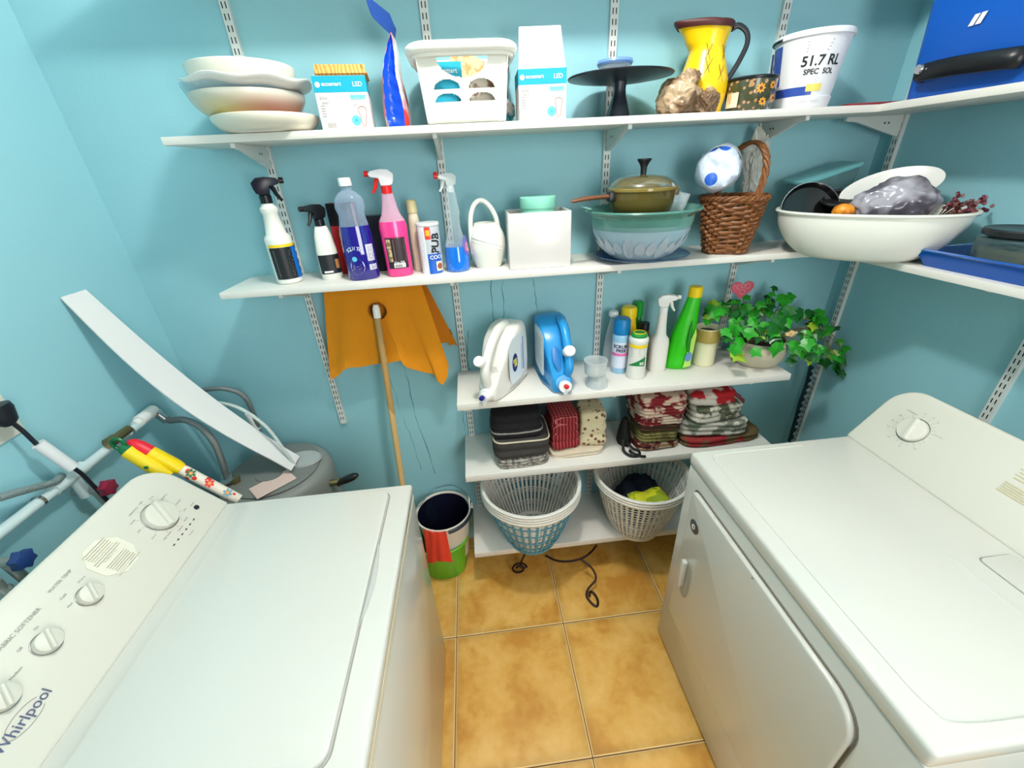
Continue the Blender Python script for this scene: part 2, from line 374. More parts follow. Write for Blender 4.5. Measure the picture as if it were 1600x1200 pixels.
# finger recess at the front of the lid
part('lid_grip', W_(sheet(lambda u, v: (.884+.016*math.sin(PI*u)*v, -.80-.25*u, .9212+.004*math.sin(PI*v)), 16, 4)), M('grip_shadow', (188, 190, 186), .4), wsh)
part('foot', W_(box(.30, .33, WY1-.06, WY1-.03, 0, .013)), BLACK, wsh)
part('foot', W_(box(.88, .91, WY1-.06, WY1-.03, 0, .013)), BLACK, wsh)
part('foot', W_(box(.88, .91, WY0+.03, WY0+.06, 0, .013)), BLACK, wsh)
part('foot', W_(box(.30, .33, WY0+.03, WY0+.06, 0, .013)), BLACK, wsh)
part('edge_trim', W_(box(.9450, .9475, WY0+.01, WY1-.01, .868, .884)), CREAM, wsh)
def console_outline(L, H, r):
    out = [(0, 0), (L, 0)]
    for k in range(10): a = PI/2*k/9; out.append((L-r+r*math.cos(a), H-r+r*math.sin(a)))
    for k in range(10): a = PI/2+PI/2*k/9; out.append((r+r*math.cos(a), H-r+r*math.sin(a)))
    return out
LW = WY1-WY0
t_ = Vector((-.654, 0, .757)); s_ = Vector((0, 1, 0)); O_ = Vector((.394, WY0, .921))
def WC(m, off=0): return W_(frame(m, O_, s_, t_, off))
part('console', WC(mv(prism([(x, y) for x, y in console_outline(LW, .235, .085)], .06), 0, 0, -.06)), WPANEL, wsh, bevel=.008, seg=3)
part('console_back', W_(mv(box(.14, .222, WY0+.06, WY1-.08, .921, 1.04), 0, 0, 0)), WPANEL, wsh, bevel=.03, seg=3)
def knob(parent, C_, cx, cy, r, a, h=.022):
    b = lathe([(0, 0), (r*1.12, 0), (r*1.12, .003), (r, .005), (r*.96, h*.55), (r*.9, h*.62), (0, h*.62)], 40)
    g = mv(cbox(r*.42, r*1.9, h*.55, h*.5), 0, 0, 0)
    k = part('knob', C_(mv(rz(lathe([(0, 0), (r, 0), (r*.95, h*.6), (r*.88, h*.66), (0, h*.66)], 40), a), cx, cy, .002)), WPANEL, parent)
    part('grip', C_(mv(rz(mp(g, lambda v: (v.x*(1-.35*(v.z > h*.6)), v.y, v.z)), a), cx, cy, .002)), WPANEL, k, bevel=.002)
    part('dial_ring', C_(mv(tube([(math.cos(2*PI*q/36)*r*1.06, math.sin(2*PI*q/36)*r*1.06, 0) for q in range(36)], .0011, 6, True), cx, cy, .001)), CHROME, k)
def ticks(cx, cy, r, words, i0=0, seed=1, sz=.006):
    rd = random.Random(seed); ms = []
    for a, wd in words:
        x, y = math.cos(a), math.sin(a)
        ms.append(mv(rz(rect(.009, .0006), a), cx+x*(r+.006), cy+y*(r+.006)))
        if wd: ms.append(mv(text(wd, sz), cx+x*(r+.02), cy+y*(r+.017)))
    return mg(*ms)
knob(wsh, WC, .567, .120, .0395, -.45, .020)
knob(wsh, WC, .337, .122, .0215, -.6, .020)
knob(wsh, WC, .236, .123, .0215, -.6, .020)
knob(wsh, WC, .142, .117, .0215, -.6, .020)
pr = [ticks(.567, .12, .041, [(a, wd) for a, wd in ((.45, 'NORMAL'), (.95, 'Heavy'), (1.4, 'Light'), (1.9, 'DELICATES'), (2.4, 'Gentle'), (2.9, 'OFF'), (3.5, 'SOAK'), (4.0, 'PRE-WASH'), (4.6, 'DRAIN'), (5.1, 'RINSE'), (5.6, 'SPIN'), (6.1, 'CASUAL'))]),
      mv(text('WATER TEMP', .009), .343, .183), mv(text('Cold', .007), .318, .158), mv(text('Warm', .007), .36, .155), mv(text('Hot', .007), .308, .138),
      mv(text('FABRIC SOFTENER', .0105), .243, .175), mv(text('Off', .007), .214, .15), mv(text('On', .007), .253, .155), mv(text('LOAD SIZE', .009), .155, .176), mv(text('Medium', .007), .18, .128),
      mv(text('START', .006), .640, .078), mv(text('STATUS', .005), .56, .034)]
part('printed_legend', WC(mg(*pr), .0012), GREY, wsh, smooth=False)
part('indicator', WC(mv(lathe([(0, 0), (.0068, 0), (.0068, .002), (0, .002)], 24), .637, .064, .0005)), DARK, wsh)
part('status_lights', WC(mg(*[mv(rect(.007, .0028), .512+k*.0175, .050) for k in range(6)]), .0012), DARK, wsh, smooth=False)
dm = [mv(rect(.062, .062), 0, 0)]
warn = rz(mg(mi(lines(.085, .09, 15, .0016, 0, 3, .25, 1), 0)), 0)
warn = mg(mi(mv(prism([(.048*math.cos(a*PI/4+.39), .052*math.sin(a*PI/4+.39)) for a in range(8)], .0004), 0, 0, -.0004), 1), mv(lines(.07, .038, 7, .0018, 0, 3, .3, 1), 0, .022), mv(lines(.07, .036, 7, .0018, 0, 5, .3, 1), 0, -.026), mv(text('WARNING', .008, 0), 0, .001))
OLD = M('yellowed_print', (196, 186, 148), .6); OLDB = M('yellowed_patch', (229, 226, 208), .5)
part('warning_sticker', WC(mv(warn, .428, .143), .0012), [OLD, OLDB], wsh, smooth=False)
part('logo', WC(mg(mv(text('Whirlpool', .0235, 0, .008), .122, .069), mi(mv(mp(tube([(.034*math.cos(a/30*2*PI*.8+.5), .015*math.sin(a/30*2*PI*.8+.5), 0) for a in range(31)], .0005, 4), lambda v: v), .126, .069, 0), 1)), .0012), [M('logo_ink', (84, 92, 122), .4), GREY], wsh, smooth=False)

# ------------------------------------------------------------------ dryer
DY0, DY1 = -1.392, -.617
dry = thing('tumble_dryer', 'white front-loading tumble dryer with sloped dial console on right', 'dryer', (2.17, -1.0, 0))
def D_(m): return mv(m, -2.17, 1.0, 0)
part('cabinet', D_(box(1.846, 2.50, DY0+.002, DY1-.002, .012, .908)), WHITE, dry, bevel=.006)
part('top_panel', D_(box(1.842, 2.51, DY0, DY1, .909, .955)), WHITE, dry, bevel=.010, seg=3)
part('pressed_line', D_(tube(cat([(2.20, -.645, .9552), (1.93, -.645, .9552), (1.895, -.665, .9552), (1.889, -.72, .9552), (1.889, -1.2, .9552), (1.895, -1.33, .9552), (1.93, -1.36, .9552), (2.1, -1.365, .9552)], 5), .0018, 6)), WHITE, dry)
part('ridge', D_(tube([(2.225, -1.068, .9548), (2.228, -1.385, .9548)], .003, 6)), WHITE, dry)
part('lint_cover', D_(mv(prism(rrect(.085, .22, .012, 4), .003), 2.318, -1.2, .9551)), WHITE, dry, bevel=.001)
part('lint_cover_seam', D_(tube([(2.318+x*1.02, -1.2+y*1.01, .9555) for x, y in rrect(.085, .22, .012, 4)], .0011, 5, True)), GREY, dry)
for (x, y) in ((1.9, -.67), (2.42, -.67), (1.9, -1.34), (2.42, -1.34)): part('foot', D_(mv(lathe([(0, 0), (.02, 0), (.02, .013), (0, .013)], 16), x, y, 0)), BLACK, dry)
# door: rounded panel standing proud of the front
dr = rrect(.625, .60, .05, 6, (.02, .075, .02, .02))      # local x = -y direction mirrored below
def DF(m, off=0): return D_(frame(m, (1.846, -.995, .555), (0, -1, 0), (0, 0, 1), off))
door = part('door', DF(mv(prism([(-x, y) for x, y in dr][::-1], .016), 0, 0, 0)), WHITE, dry, bevel=.006, seg=3)
part('door_seam', DF(tube([(-x*1.008, y*1.008, .001) for x, y in dr], .0026, 6, True)), M('seam_shadow', (120, 112, 98), .6), dry)
hr = prism(rrect(.034, .15, .015, 5), .001)
part('handle_recess_shade', DF(mv(lathe([(0, .0168), (.78, .0168), (.9, .0182), (1, .0185), (1.08, .0163)], 40, .027, .078, 2.4), -.247, -.045, .0)), M('recess', (170, 166, 154), .35), door)  # raised dish on the door; its darker colour paints the shade of a recess
part('handle', DF(mv(prism(rrect(.020, .125, .006, 4), .016), -.260, -.028, .017)), WHITE, door, bevel=.003)
bd = part('badge', DF(mv(lathe([(0, 0), (.024, 0), (.024, .002), (.021, .003), (0, .003)], 32), -.262, .19, .016)), M('badge_metal', (120, 120, 122), .3, .8), door)
part('badge_mark', DF(mg(mv(text('C', .022, 0, .02), -.2615, .19, .0195), mv(tube([(.008*math.cos(a), .008*math.sin(a), 0) for a in [k/16*5 for k in range(17)]], .001, 5), -.262, .19, .0195))), WPL, bd, smooth=False)
part('hinge_plate', DF(mv(prism([(0, 0), (.018, 0), (.018, .13), (0, .13)], .006), .295, .08, .002)), BRASS, dry, bevel=.002)
part('door_screw', DF(mv(lathe([(0, 0), (.003, 0), (.003, .002), (0, .002)], 10), .0, .291, .016)), GREY, door)
# console
LD = DY1-DY0
td = Vector((.61, 0, .79)); sd = Vector((0, -1, 0)); OD = Vector((2.37, DY1, .956))
def DC(m, off=0): return D_(frame(m, OD, sd, td, off))
part('console', DC(mv(prism(console_outline(LD, .226, .075), .05), 0, 0, -.05)), WPANEL, dry, bevel=.008, seg=3)
part('console_back', D_(box(2.47, 2.56, DY0+.07, DY1-.07, .9555, 1.06)), WPANEL, dry, bevel=.03, seg=3)
knob(dry, DC, .123, .117, .036, .25, .014)
pd = [ticks(.123, .117, .040, [(.1, ''), (.35, 'Timed Dry'), (.6, ''), (.85, ''), (1.1, '60'), (1.4, '50'), (1.8, '40'), (2.3, 'AUTOMATIC'), (2.8, 'OFF'), (3.2, 'Less'), (3.6, 'More'), (4.2, 'OFF'), (4.6, ''), (4.9, 'Air'), (5.2, ''), (5.5, 'Fluff'), (5.8, ''), (6.0, '')], 0, 1, .0055)]
part('printed_legend', DC(mg(*pd), .0012), GREY, dry, smooth=False)
part('warning_sticker', DC(mv(mg(mv(lines(.10, .034, 4, .0028, 0, 3, .3, 1), 0, .022), mv(lines(.10, .03, 5, .0032, 0, 5, .2, 1), 0, -.02)), .395, .13), .0012), [OLD], dry, smooth=False)
part('logo', DC(mv(text('Whirlpool', .0235, 0, .008), .60, .07), .0012), M('logo_ink', (84, 92, 122), .4), dry, smooth=False)
# ------------------------------------------------------------------ generic builders
def rim_loop(r, z, n, wav=0, k=8, sx=1, sy=1): return [((r+wav*math.cos(k*2*PI*j/n))*math.cos(2*PI*j/n)*sx, (r+wav*math.cos(k*2*PI*j/n))*math.sin(2*PI*j/n)*sy, z) for j in range(n)]
def bowl(r0, r1, h, t=.004, n=56, sx=1, sy=1, e=2, p=1.6, foot=0):
    out = []
    K = 12
    for k in range(K+1):
        a = k/K; out.append((r0+(r1-r0)*(math.sin(a*PI/2)**(1/p*1.1)), h*a))
    prof = [(0, 0.001), (r0*.98, 0)] + out
    inn = [(max(r-t, 0), z+t*(1 if z < h*.5 else .2)) for r, z in out][::-1]
    prof += [(r1-t*.5, h+t*.4)] + inn[1:] + [(0, t)]
    return lathe(prof, n, sx, sy, e)
def trigger(h=.06, col=0, col2=1, L=.075, flip=1):
    """spray head: nozzle towards -x*flip; mats: 0 head, 1 trigger/collar, 2 nozzle"""
    f = flip
    collar = mi(lathe([(0, 0), (.0155, 0), (.0155, .02), (.012, .022), (0, .022)], 24), 1)
    prof = [(.020*f, .026), (.024*f, .038), (.026*f, .052), (.012*f, .064), (-.010*f, .066), (-.038*f, .062), (-.046*f, .054), (-.040*f, .046), (-.018*f, .042), (-.014*f, .022), (.012*f, .022)]
    head = mp(prism([(x, y) for x, y in prof], .022), lambda v: (v.x, .011-v.z, v.y))
    noz = mi(mv(ry(lathe([(0, 0), (.008, 0), (.0075, .012), (0, .012)], 16), -PI/2*f), -.044*f, 0, .055), 2)
    tr = tube(cat([(-.020*f, 0, .044), (-.026*f, 0, .034), (-.030*f, 0, .020), (-.040*f, 0, .004)], 4), [.006, .0062, .0064, .0064, .0062, .006, .0058, .0056, .0054, .005, .0046, .0042, .004], 8); tr = mi(tr, 1)
    return collar, head, noz, tr
def spray_head(parent, z, mats, flip=1, rot=0, s=1):
    c_, h_, n_, t__ = trigger(flip=flip)
    T = lambda m: mv(rz(sc(m, s, s, s), rot), 0, 0, z)
    H = part('spray_head', T(mi(h_, 0)), mats[0], parent, bevel=.002)
    part('collar', T(mi(c_, 0)), mats[1], parent)
    part('nozzle', T(mi(n_, 0)), mats[2], H)
    part('trigger', T(mi(t__, 0)), mats[1], H)
def face(x, y):
    """angle at which a round object standing at x, y faces the camera"""
    return math.atan2(CAM.y-y, CAM.x-x)

# ================================================================== upper shelf
BW1 = M('cream_ceramic', (226, 222, 206), .25, coat=.4); BW2 = M('white_ceramic', (232, 230, 226), .22, coat=.4)
BX, BY = .628, -.168
b = thing('serving_bowl', 'shallow cream serving bowl at the bottom of the stack on upper shelf', 'bowl', (BX+.028, BY, ZT+.0005), group='bowls stacked at the left end of upper shelf')
part('bowl_body', bowl(.088, .139, .040, .004, p=2.2), BW1, b); part('foot_ring', lathe([(.055, 0), (.062, 0), (.062, .003), (.055, .003)], 32), BW1, b)
b = thing('salad_bowl', 'deep grey-white bowl with yellow and red blush, second from bottom of stack', 'bowl', (BX-.004, BY, ZT+.0200), group='bowls stacked at the left end of upper shelf')
def blush():
    m = bpy.data.materials.new('blushed_glaze'); m.use_nodes = True; nt = m.node_tree; N, L = nt.nodes, nt.links; bb = N['Principled BSDF']; bb.inputs['Roughness'].default_value = .25
    tc = N.new('ShaderNodeTexCoord'); s = N.new('ShaderNodeSeparateXYZ'); L.new(tc.outputs['Object'], s.inputs[0])
    r1 = N.new('ShaderNodeMapRange'); L.new(s.outputs[2], r1.inputs[0]); r1.inputs[1].default_value = .066; r1.inputs[2].default_value = .03; 
    r2 = N.new('ShaderNodeMapRange'); L.new(s.outputs[0], r2.inputs[0]); r2.inputs[1].default_value = -.02; r2.inputs[2].default_value = .08
    mA = N.new('ShaderNodeMix'); mA.data_type = 'RGBA'; L.new(r2.outputs[0], mA.inputs[0]); mA.inputs[6].default_value = (*lin((222, 206, 140)), 1); mA.inputs[7].default_value = (*lin((212, 138, 112)), 1)
    r3 = N.new('ShaderNodeMapRange'); L.new(s.outputs[0], r3.inputs[0]); r3.inputs[1].default_value = -.13; r3.inputs[2].default_value = -.03
    mu = N.new('ShaderNodeMath'); mu.operation = 'MULTIPLY'; L.new(r1.outputs[0], mu.inputs[0]); L.new(r3.outputs[0], mu.inputs[1])
    mB = N.new('ShaderNodeMix'); mB.data_type = 'RGBA'; L.new(mu.outputs[0], mB.inputs[0]); mB.inputs[6].default_value = (*lin((212, 208, 194)), 1); L.new(mA.outputs[2], mB.inputs[7]); L.new(mB.outputs[2], bb.inputs['Base Color'])
    return m
part('bowl_body', bowl(.072, .144, .072, .004, p=1.25), blush(), b)
b = thing('glass_bowl', 'clear glass bowl nested under the wavy plate in the stack', 'bowl', (BX-.012, BY, ZT+.044), group='bowls stacked at the left end of upper shelf')
part('bowl_body', bowl(.055, .146, .070, .003), film('blue_clear_glass', (190, 225, 235), .18, .05), b)
b = thing('scalloped_dish', 'white scalloped dish with wavy rim, second from top of stack', 'dish', (BX+.006, BY, ZT+.078), group='bowls stacked at the left end of upper shelf')
dm_ = bowl(.07, .160, .042, .004, 72, p=1.0)
dm_ = mp(dm_, lambda v: (v.x, v.y, v.z+.006*(max(0, math.hypot(v.x, v.y)-.1)/.06)*.7*math.cos(7*math.atan2(v.y, v.x))))
part('dish_body', dm_, BW2, b)
b = thing('soup_bowl', 'plain white bowl on the very top of the stack', 'bowl', (BX-.002, BY, ZT+.086), group='bowls stacked at the left end of upper shelf')
part('bowl_body', bowl(.095, .132, .068, .005, p=2.0), BW1, b)

# light bulb boxes
def bulb_box(loc, rot, label, w=.138, d=.115, h=.125, flap=False):
    t = thing('bulb_box', label, 'box', loc, rot, 'LED bulb boxes on upper shelf')
    part('carton', cbox(w, d, h), CARD, t, bevel=.0008)
    band = mg(mk([(-w/2-.0005, -d/2-.0005, h*.70), (w/2+.0005, -d/2-.0005, h*.70), (w/2+.0005, -d/2-.0005, h-.0005), (-w/2-.0005, -d/2-.0005, h-.0005)], [(0, 1, 2, 3)]),
              mk([(w/2+.0005, -d/2-.0005, h*.70), (w/2+.0005, d/2, h*.70), (w/2+.0005, d/2, h-.0005), (w/2+.0005, -d/2-.0005, h-.0005)], [(0, 1, 2, 3)]),
              mk([(-w/2-.0005, -d/2-.0005, h*.70), (-w/2-.0005, d/2, h*.70), (-w/2-.0005, d/2, h-.0005), (-w/2-.0005, -d/2-.0005, h-.0005)], [(3, 2, 1, 0)]))
    part('colour_band', band, TEAL, t, smooth=False)
    F = lambda m, off=.001: frame(m, (0, -d/2, 0), (1, 0, 0), (0, 0, 1), off)
    pr = mg(mi(mv(disc(.0065, 16), -w*.42, h*.84), 0), mi(mv(text('ecosmart', .0135, 0, .01), -w*.16, h*.85), 0), mi(mv(text('LED', .015, 0, .012), w*.33, h*.84), 0))
    part('white_lettering', F(pr, .0012), WPL, t, smooth=False)
    rt = frame(mv(text('ecosmart', .012, 0, .01), .0, h*.85), (w/2, 0, 0), (0, 1, 0), (0, 0, 1), .0012); part('white_lettering', rt, WPL, t, smooth=False)
    g = mg(mv(text('60w', .012), -w*.36, h*.60), mv(lines(.022, .006, 2, .001), -w*.33, h*.51), mv(lines(.012, .03, 5, .0015, 0, 4), -w*.40, h*.36), *[mv(rect(.0008*(1+k % 2), .012), -w*.38+k*.0027, h*.09) for k in range(9)], mv(lines(.02, .006, 2, .001), w*.25, h*.46))
    part('grey_print', F(g), GREY, t, smooth=False)
    part('blue_tag', F(mv(rect(w*.30, h*.085), w*.30, h*.61)), M('sky_print', (130, 196, 216), .5), t, smooth=False)
    part('tag_lettering', F(mv(text('DAYLIGHT', .0075), w*.30, h*.61), .0013), TEAL, t, smooth=False)
    bo = [(.0085*math.cos(a), .0085*math.sin(a)*1.0) for a in [PI*(-.2+1.4*k/12) for k in range(13)]] + [(-.0045, -.026), (-.003, -.032), (.003, -.032), (.0045, -.026)]
    part('bulb_drawing', F(mv(tube([(x*1.3, y*1.15, 0) for x, y in bo], .0010, 4, True), w*.34, h*.36)), M('brown_line', (190, 150, 140), .6), t, smooth=False)
    part('blue_circle', F(mv(disc(.0125, 24), w*.19, h*.17)), M('sky_circle', (96, 186, 218), .5), t, smooth=False)
    part('circle_mark', F(mv(text('A', .013, 0, .01), w*.19, h*.17), .0014), TEAL, t, smooth=False)
    if flap:
        f1 = mk([(-w/2+.004, -d/2+.002, h), (w/2-.004, -d/2+.002, h), (w/2-.010, -d/2+.045, h+.100), (-w/2+.010, -d/2+.045, h+.100)], [(0, 1, 2, 3)])
        fl = sheet(lambda u, v: ((u-.5)*(w-.004-.016*v), -d/2+.002+.040*v, h+.100*v), 2, 2, .001)
        part('lid_flap', fl, CARD, t, smooth=False)
        part('flap_print', frame(mg(*[mv(text(s_2, .009), 0, -k*.011) for k, s_2 in enumerate(('ABC', '123', '456'))]), (w*.28, -d/2+.016, h+.035), (1, 0, 0), (0, .37, .93), .0012), GREY, t, smooth=False)
    return t
bb1 = bulb_box((.878, -.150, ZT), .12, 'white and teal LED bulb box carrying a wooden tray')
tr = thing('wooden_tray', 'small golden wooden tray lying on the left bulb box', 'tray', (.886, -.150, ZT+.1255), .12)
part('tray_base', cbox(.125, .11, .006), M('golden_wood', (206, 156, 74), .5, rgb2=(176, 122, 50), pat='wave', ps=30), tr)
sd_ = lambda: [(-.0665, -.059, .006, .030)]
part('tray_rim', mg(*[tf(box(-w_/2, w_/2, -.003, .003, .0, .022), Matrix.Translation((x, y, .003)) @ Matrix.Rotation(a, 4, 'Z') @ Matrix.Rotation(-.35, 4, 'X')) for x, y, a, w_ in ((0, -.056, 0, .13), (0, .056, PI, .13), (.065, 0, PI/2, .112), (-.065, 0, -PI/2, .112))]), M('golden_wood', (206, 156, 74), .5), tr, smooth=False)
bb2 = bulb_box((1.443, -.165, ZT), -.03, 'taller-looking LED bulb box with its white lid flap standing open', .135, .115, .122, True)

# blue refill pouch seen from its narrow side
p = thing('refill_pouch', 'blue standing refill pouch seen edge-on with folded top flap', 'pouch', (1.020, -.150, ZT), .0)
def pou(u, v, side):
    z = v*.215; wdt = .030*(1-max(0, (v-.45)/.55)**1.3)*(1+.12*math.sin(v*9))+.0015; x = side*wdt*(1 if side == 0 else 1-.28*max(0, 1-u*4)) + max(0, v-.6)*.05
    dep = .095*(1-.15*max(0, v-.5)); return (x, (u-.5)*dep*1.0+.006*math.sin(v*12)*0, z)
part('front_panel', sheet(lambda u, v: pou(1-u, v, -1), 12, 20, .0008), M('pouch_pink', (236, 120, 120), .3, rgb2=(225, 228, 235), pat='blotch', ps=14), p)
part('back_panel', sheet(lambda u, v: pou(u, v, 1), 12, 20, .0008), M('pouch_white', (226, 226, 232), .3, rgb2=(210, 60, 50), pat='blotch', ps=9), p)
part('gusset', sheet(lambda u, v: (pou(0, v, -1)[0]*(1-u)+pou(0, v, 1)[0]*u, -.0475*(1-.15*max(0, v-.5))-.001+.010*math.sin(PI*u)*min(1, v*8)+.002*math.sin(v*40+u*5), v*.215), 8, 26), M('pouch_blue', (10, 66, 200), .22, bump=.5, bs=30), p)
part('pouch_base', mk([(-.030, -.05, .001), (.030, -.05, .001), (.030, .0475, .001), (-.030, .0475, .001)], [(0, 1, 2, 3)]), BLUEP, p)
part('top_flap', sheet(lambda u, v: (.019-.026*v+(u-.5)*.052*min(1, v*2.2)-.004*math.sin(v*3), (u-.5)*.07*(1-.35*v)-.01*v, .212+.070*v-(u-.5)*.03*v), 10, 12, .0012), M('pouch_navy', (28, 62, 130), .35), p)

# white storage bin
bn = thing('storage_bin', 'white plastic storage bin with half-moon cut-outs and rounded rim', 'storage bin', (1.222, -.145, ZT))
def binside(mm): return mm
def bin_front():
    """front wall with openings cut through a fine grid"""
    W0, W1, H_ = .222, .246, .152; V = []; nu, nv = 96, 64; keep = []
    def hole(x, z):
        if z > .098 and z < .142 and (x/.068)**2+((z-.142)/.044)**2 < 1: return True
        for cx in (-.047, .047):
            for z0 in (.074, .044):
                if z > z0 and (x-cx)**2/.036**2+(z-z0)**2/.021**2 < 1: return True
        return False
    for j in range(nv+1):
        for i_ in range(nu+1):
            z = H_*j/nv; wd = W0+(W1-W0)*j/nv; x = (i_/nu-.5)*wd; V.append((x, 0, z))
    F = []
    for j in range(nv):
        for i_ in range(nu):
            z = H_*(j+.5)/nv; x = ((i_+.5)/nu-.5)*(W0+(W1-W0)*(j+.5)/nv)
            if not hole(x, z): a = j*(nu+1)+i_; F.append((a, a+1, a+nu+2, a+nu+1))
    k = len(V); V2 = [(x, .003, z) for x, y, z in V]; F2 = [tuple(q+k for q in f)[::-1] for f in F]
    cnt = {}
    for f in F:
        for a, b_ in zip(f, f[1:]+f[:1]): cnt[(a, b_)] = 1
    R_ = [(b_, a, a+k, b_+k) for (a, b_) in cnt if (b_, a) not in cnt]
    return mk(V+V2, F+F2+R_)
bf = bin_front()
WB = M('bin_plastic', (236, 234, 224), .4)
part('front_wall', mp(bf, lambda v: (v.x, -.085-.02*v.z/.152+v.y-.006*math.cos(v.x*12), v.z+.006)), WB, bn, ang=60)
part('back_wall', sheet(lambda u, v: ((.5-u)*(.222+.024*v), .078+.01*v, .006+.152*v), 6, 4, -.003), WB, bn)
for s in (-1, 1): part('side_wall', sheet(lambda u, v: (s*(.111+.012*v), (-.091-.02*v)*(1-u)*1+(.078+.01*v)*u, .006+.152*v), 6, 4, .003*s), WB, bn)
part('bin_floor', box(-.108, .108, -.093, .078, .002, .007), WB, bn, bevel=.002)
rl = rrect(.276, .222, .045, 6)
part('rim', mg(tube([(x, y-.010, .164+.006*math.cos(x*9)) for x, y in rl], [.0125]*len(rl), 10, True), tube([(x*.965, y*.965-.01, .150+.005*math.cos(x*9)) for x, y in rl], .006, 8, True)), WB, bn)
part('bottom_lip', tube([(x, y-.006, .008) for x, y in rrect(.214, .168, .03, 5)], .007, 8, True), WB, bn)
solo('teal_packet', noisy(mv(cbox(.085, .03, .132), 0, 0, 0), .0, 9), TEAL, 'teal packet with white lettering inside the storage bin', 'packet', (1.175, -.205, ZT+.012), .05)
part('lettering', frame(mv(text('ecosmart', .016, 0, .01), 0, .112), (0, -.015, 0), (1, 0, 0), (0, 0, 1), .001), WPL, bpy.data.objects['teal_packet'], smooth=False)
solo('paper_envelope', tf(cbox(.09, .004, .15), Matrix.Rotation(.5, 4, 'Y')), M('kraft_paper', (214, 190, 150), .7, rgb2=(190, 150, 90), pat='blotch', ps=40), 'tan printed paper packet sticking up inside the storage bin', 'paper packet', (1.175, -.165, ZT+.038), -.1)
solo('clear_packet', noisy(cbox(.075, .05, .10), .004, 20), M('packet_grey', (196, 186, 170), .4, rgb2=(120, 90, 70), pat='blotch', ps=30), 'grey-brown packet low inside the right half of storage bin', 'packet', (1.272, -.185, ZT+.012), .1)
solo('wooden_spatula', mg(mp(lathe([(0, 0), (.010, .004), (.017, .03), (.016, .05), (.009, .075), (0, .088)], 20, 1, .35), lambda v: (v.x, v.y, v.z+.14)), box(-.006, .006, -.003, .003, 0, .15)), M('dark_red_wood', (96, 44, 46), .5), 'dark red pointed spatula tip rising behind the storage bin', 'spatula', (1.355, -.040, ZT+.001), 0)

# grey-teal bag beside the tall bulb box
def crumple(r, sx, sy, sz, amp, s, seed, sub=4, flat=True):
    b_ = bmesh.new(); bmesh.ops.create_icosphere(b_, subdivisions=sub, radius=1)
    V = [v.co.copy() for v in b_.verts]; F = [tuple(v.index for v in f.verts) for f in b_.faces]; b_.free()
    o = Vector((seed*5.3, seed*2.1, seed)); out = []
    for v in V:
        n1 = noise.noise(v*s+o); n2 = abs(noise.noise(v*s*2.3+o)); n3 = noise.noise(v*s*5+o)
        q = v*(1+amp*(n1*1.1-n2*.9+.25*n3)); z = q.z
        if flat: z = max(z, -.75)
        out.append(Vector((q.x*sx*r, q.y*sy*r, (z+(.75 if flat else 0))*sz*r)))
    return mk(out, F)
solo('plastic_packet', crumple(.04, .62, .9, 1.05, .4, 1.6, 3), M('teal_foil', (190, 188, 182), .25, rgb2=(18, 120, 130), pat='blotch', ps=16), 'crumpled teal and grey plastic packet left of the tall bulb box', 'packet', (1.347, -.10, ZT+.0005), 0)

# cake stand with a small lidded glass bowl
SLATE = M('navy_stand', (22, 30, 42), .35)
ck = thing('cake_stand', 'dark navy cake stand with a flared square foot', 'cake stand', (1.688, -.150, ZT))
part('plate', mp(lathe([(0, .094), (.06, .094), (.12, .099), (.155, .104), (.157, .107), (.155, .109), (.12, .104), (0, .101)], 64), lambda v: (v.x, v.y*.86, v.z)), SLATE, ck)
part('stem', lathe([(0, 0), (.034, 0), (.033, .012), (.025, .04), (.019, .06), (.0175, .075), (.019, .094), (0, .094)], 32, 1, 1, 3), SLATE, ck)
gb = thing('lidded_glass_bowl', 'tiny clear glass bowl with pale blue lid on the cake stand', 'bowl', (1.668, -.155, ZT+.1015))
part('glass', bowl(.024, .046, .03, .002, 36), CLEAR, gb)
part('lid', lathe([(0, .031), (.049, .031), (.052, .036), (.05, .043), (.04, .044), (.036, .040), (0, .040)], 40), film('pale_blue_lid', (120, 160, 225), .6, .2), gb)

# yellow pitcher
PY = M('pitcher_enamel', (244, 198, 6), .28, coat=.3)
RUST = M('dark_rim', (70, 26, 24), .5, var=.3, vs_=60)
pt = thing('enamel_pitcher', 'bright yellow enamel pitcher with dark rim and looping black handle', 'pitcher', (1.965, -.115, ZT))
def pit(v):
    a = math.atan2(v.y, v.x); r = math.hypot(v.x, v.y); z = v.z
    sp = max(0, math.cos(a-PI))**3 * max(0, (z-.165)/.055)
    return (v.x - .040*sp, v.y*(1-.15*sp), z + .012*sp*0 + (.008*max(0, -math.cos(a))*(z > .19)))
prof = [(0, 0), (.058, 0), (.066, .02), (.073, .06), (.072, .09), (.063, .12), (.054, .15), (.050, .17), (.055, .195), (.064, .222)]
part('pitcher_body', mp(lathe([*prof, (.061, .222), (.050, .19), (.046, .17), (.058, .12), (.068, .09), (.06, .01), (0, .006)], 56, sm=3), pit), PY, pt)
part('rim', mp(lathe([(.0655, .212), (.068, .222), (.064, .229), (.058, .222), (.0615, .212)], 56, sm=2), pit), RUST, pt)
part('handle', tube(cat([(.062, -.006, .215), (.082, -.012, .222), (.108, -.016, .205), (.114, -.018, .175), (.096, -.016, .13), (.074, -.010, .09), (.070, -.006, .075)], 6), .0048, 8, flat=1.6), M('dark_handle', (30, 32, 40), .4), pt)
def scr(pts): return tube([Vector(p_) for p_ in pts], .0009, 4)
def onpit(a, z, r): return Vector((math.cos(a)*r, math.sin(a)*r, z))
dk = []
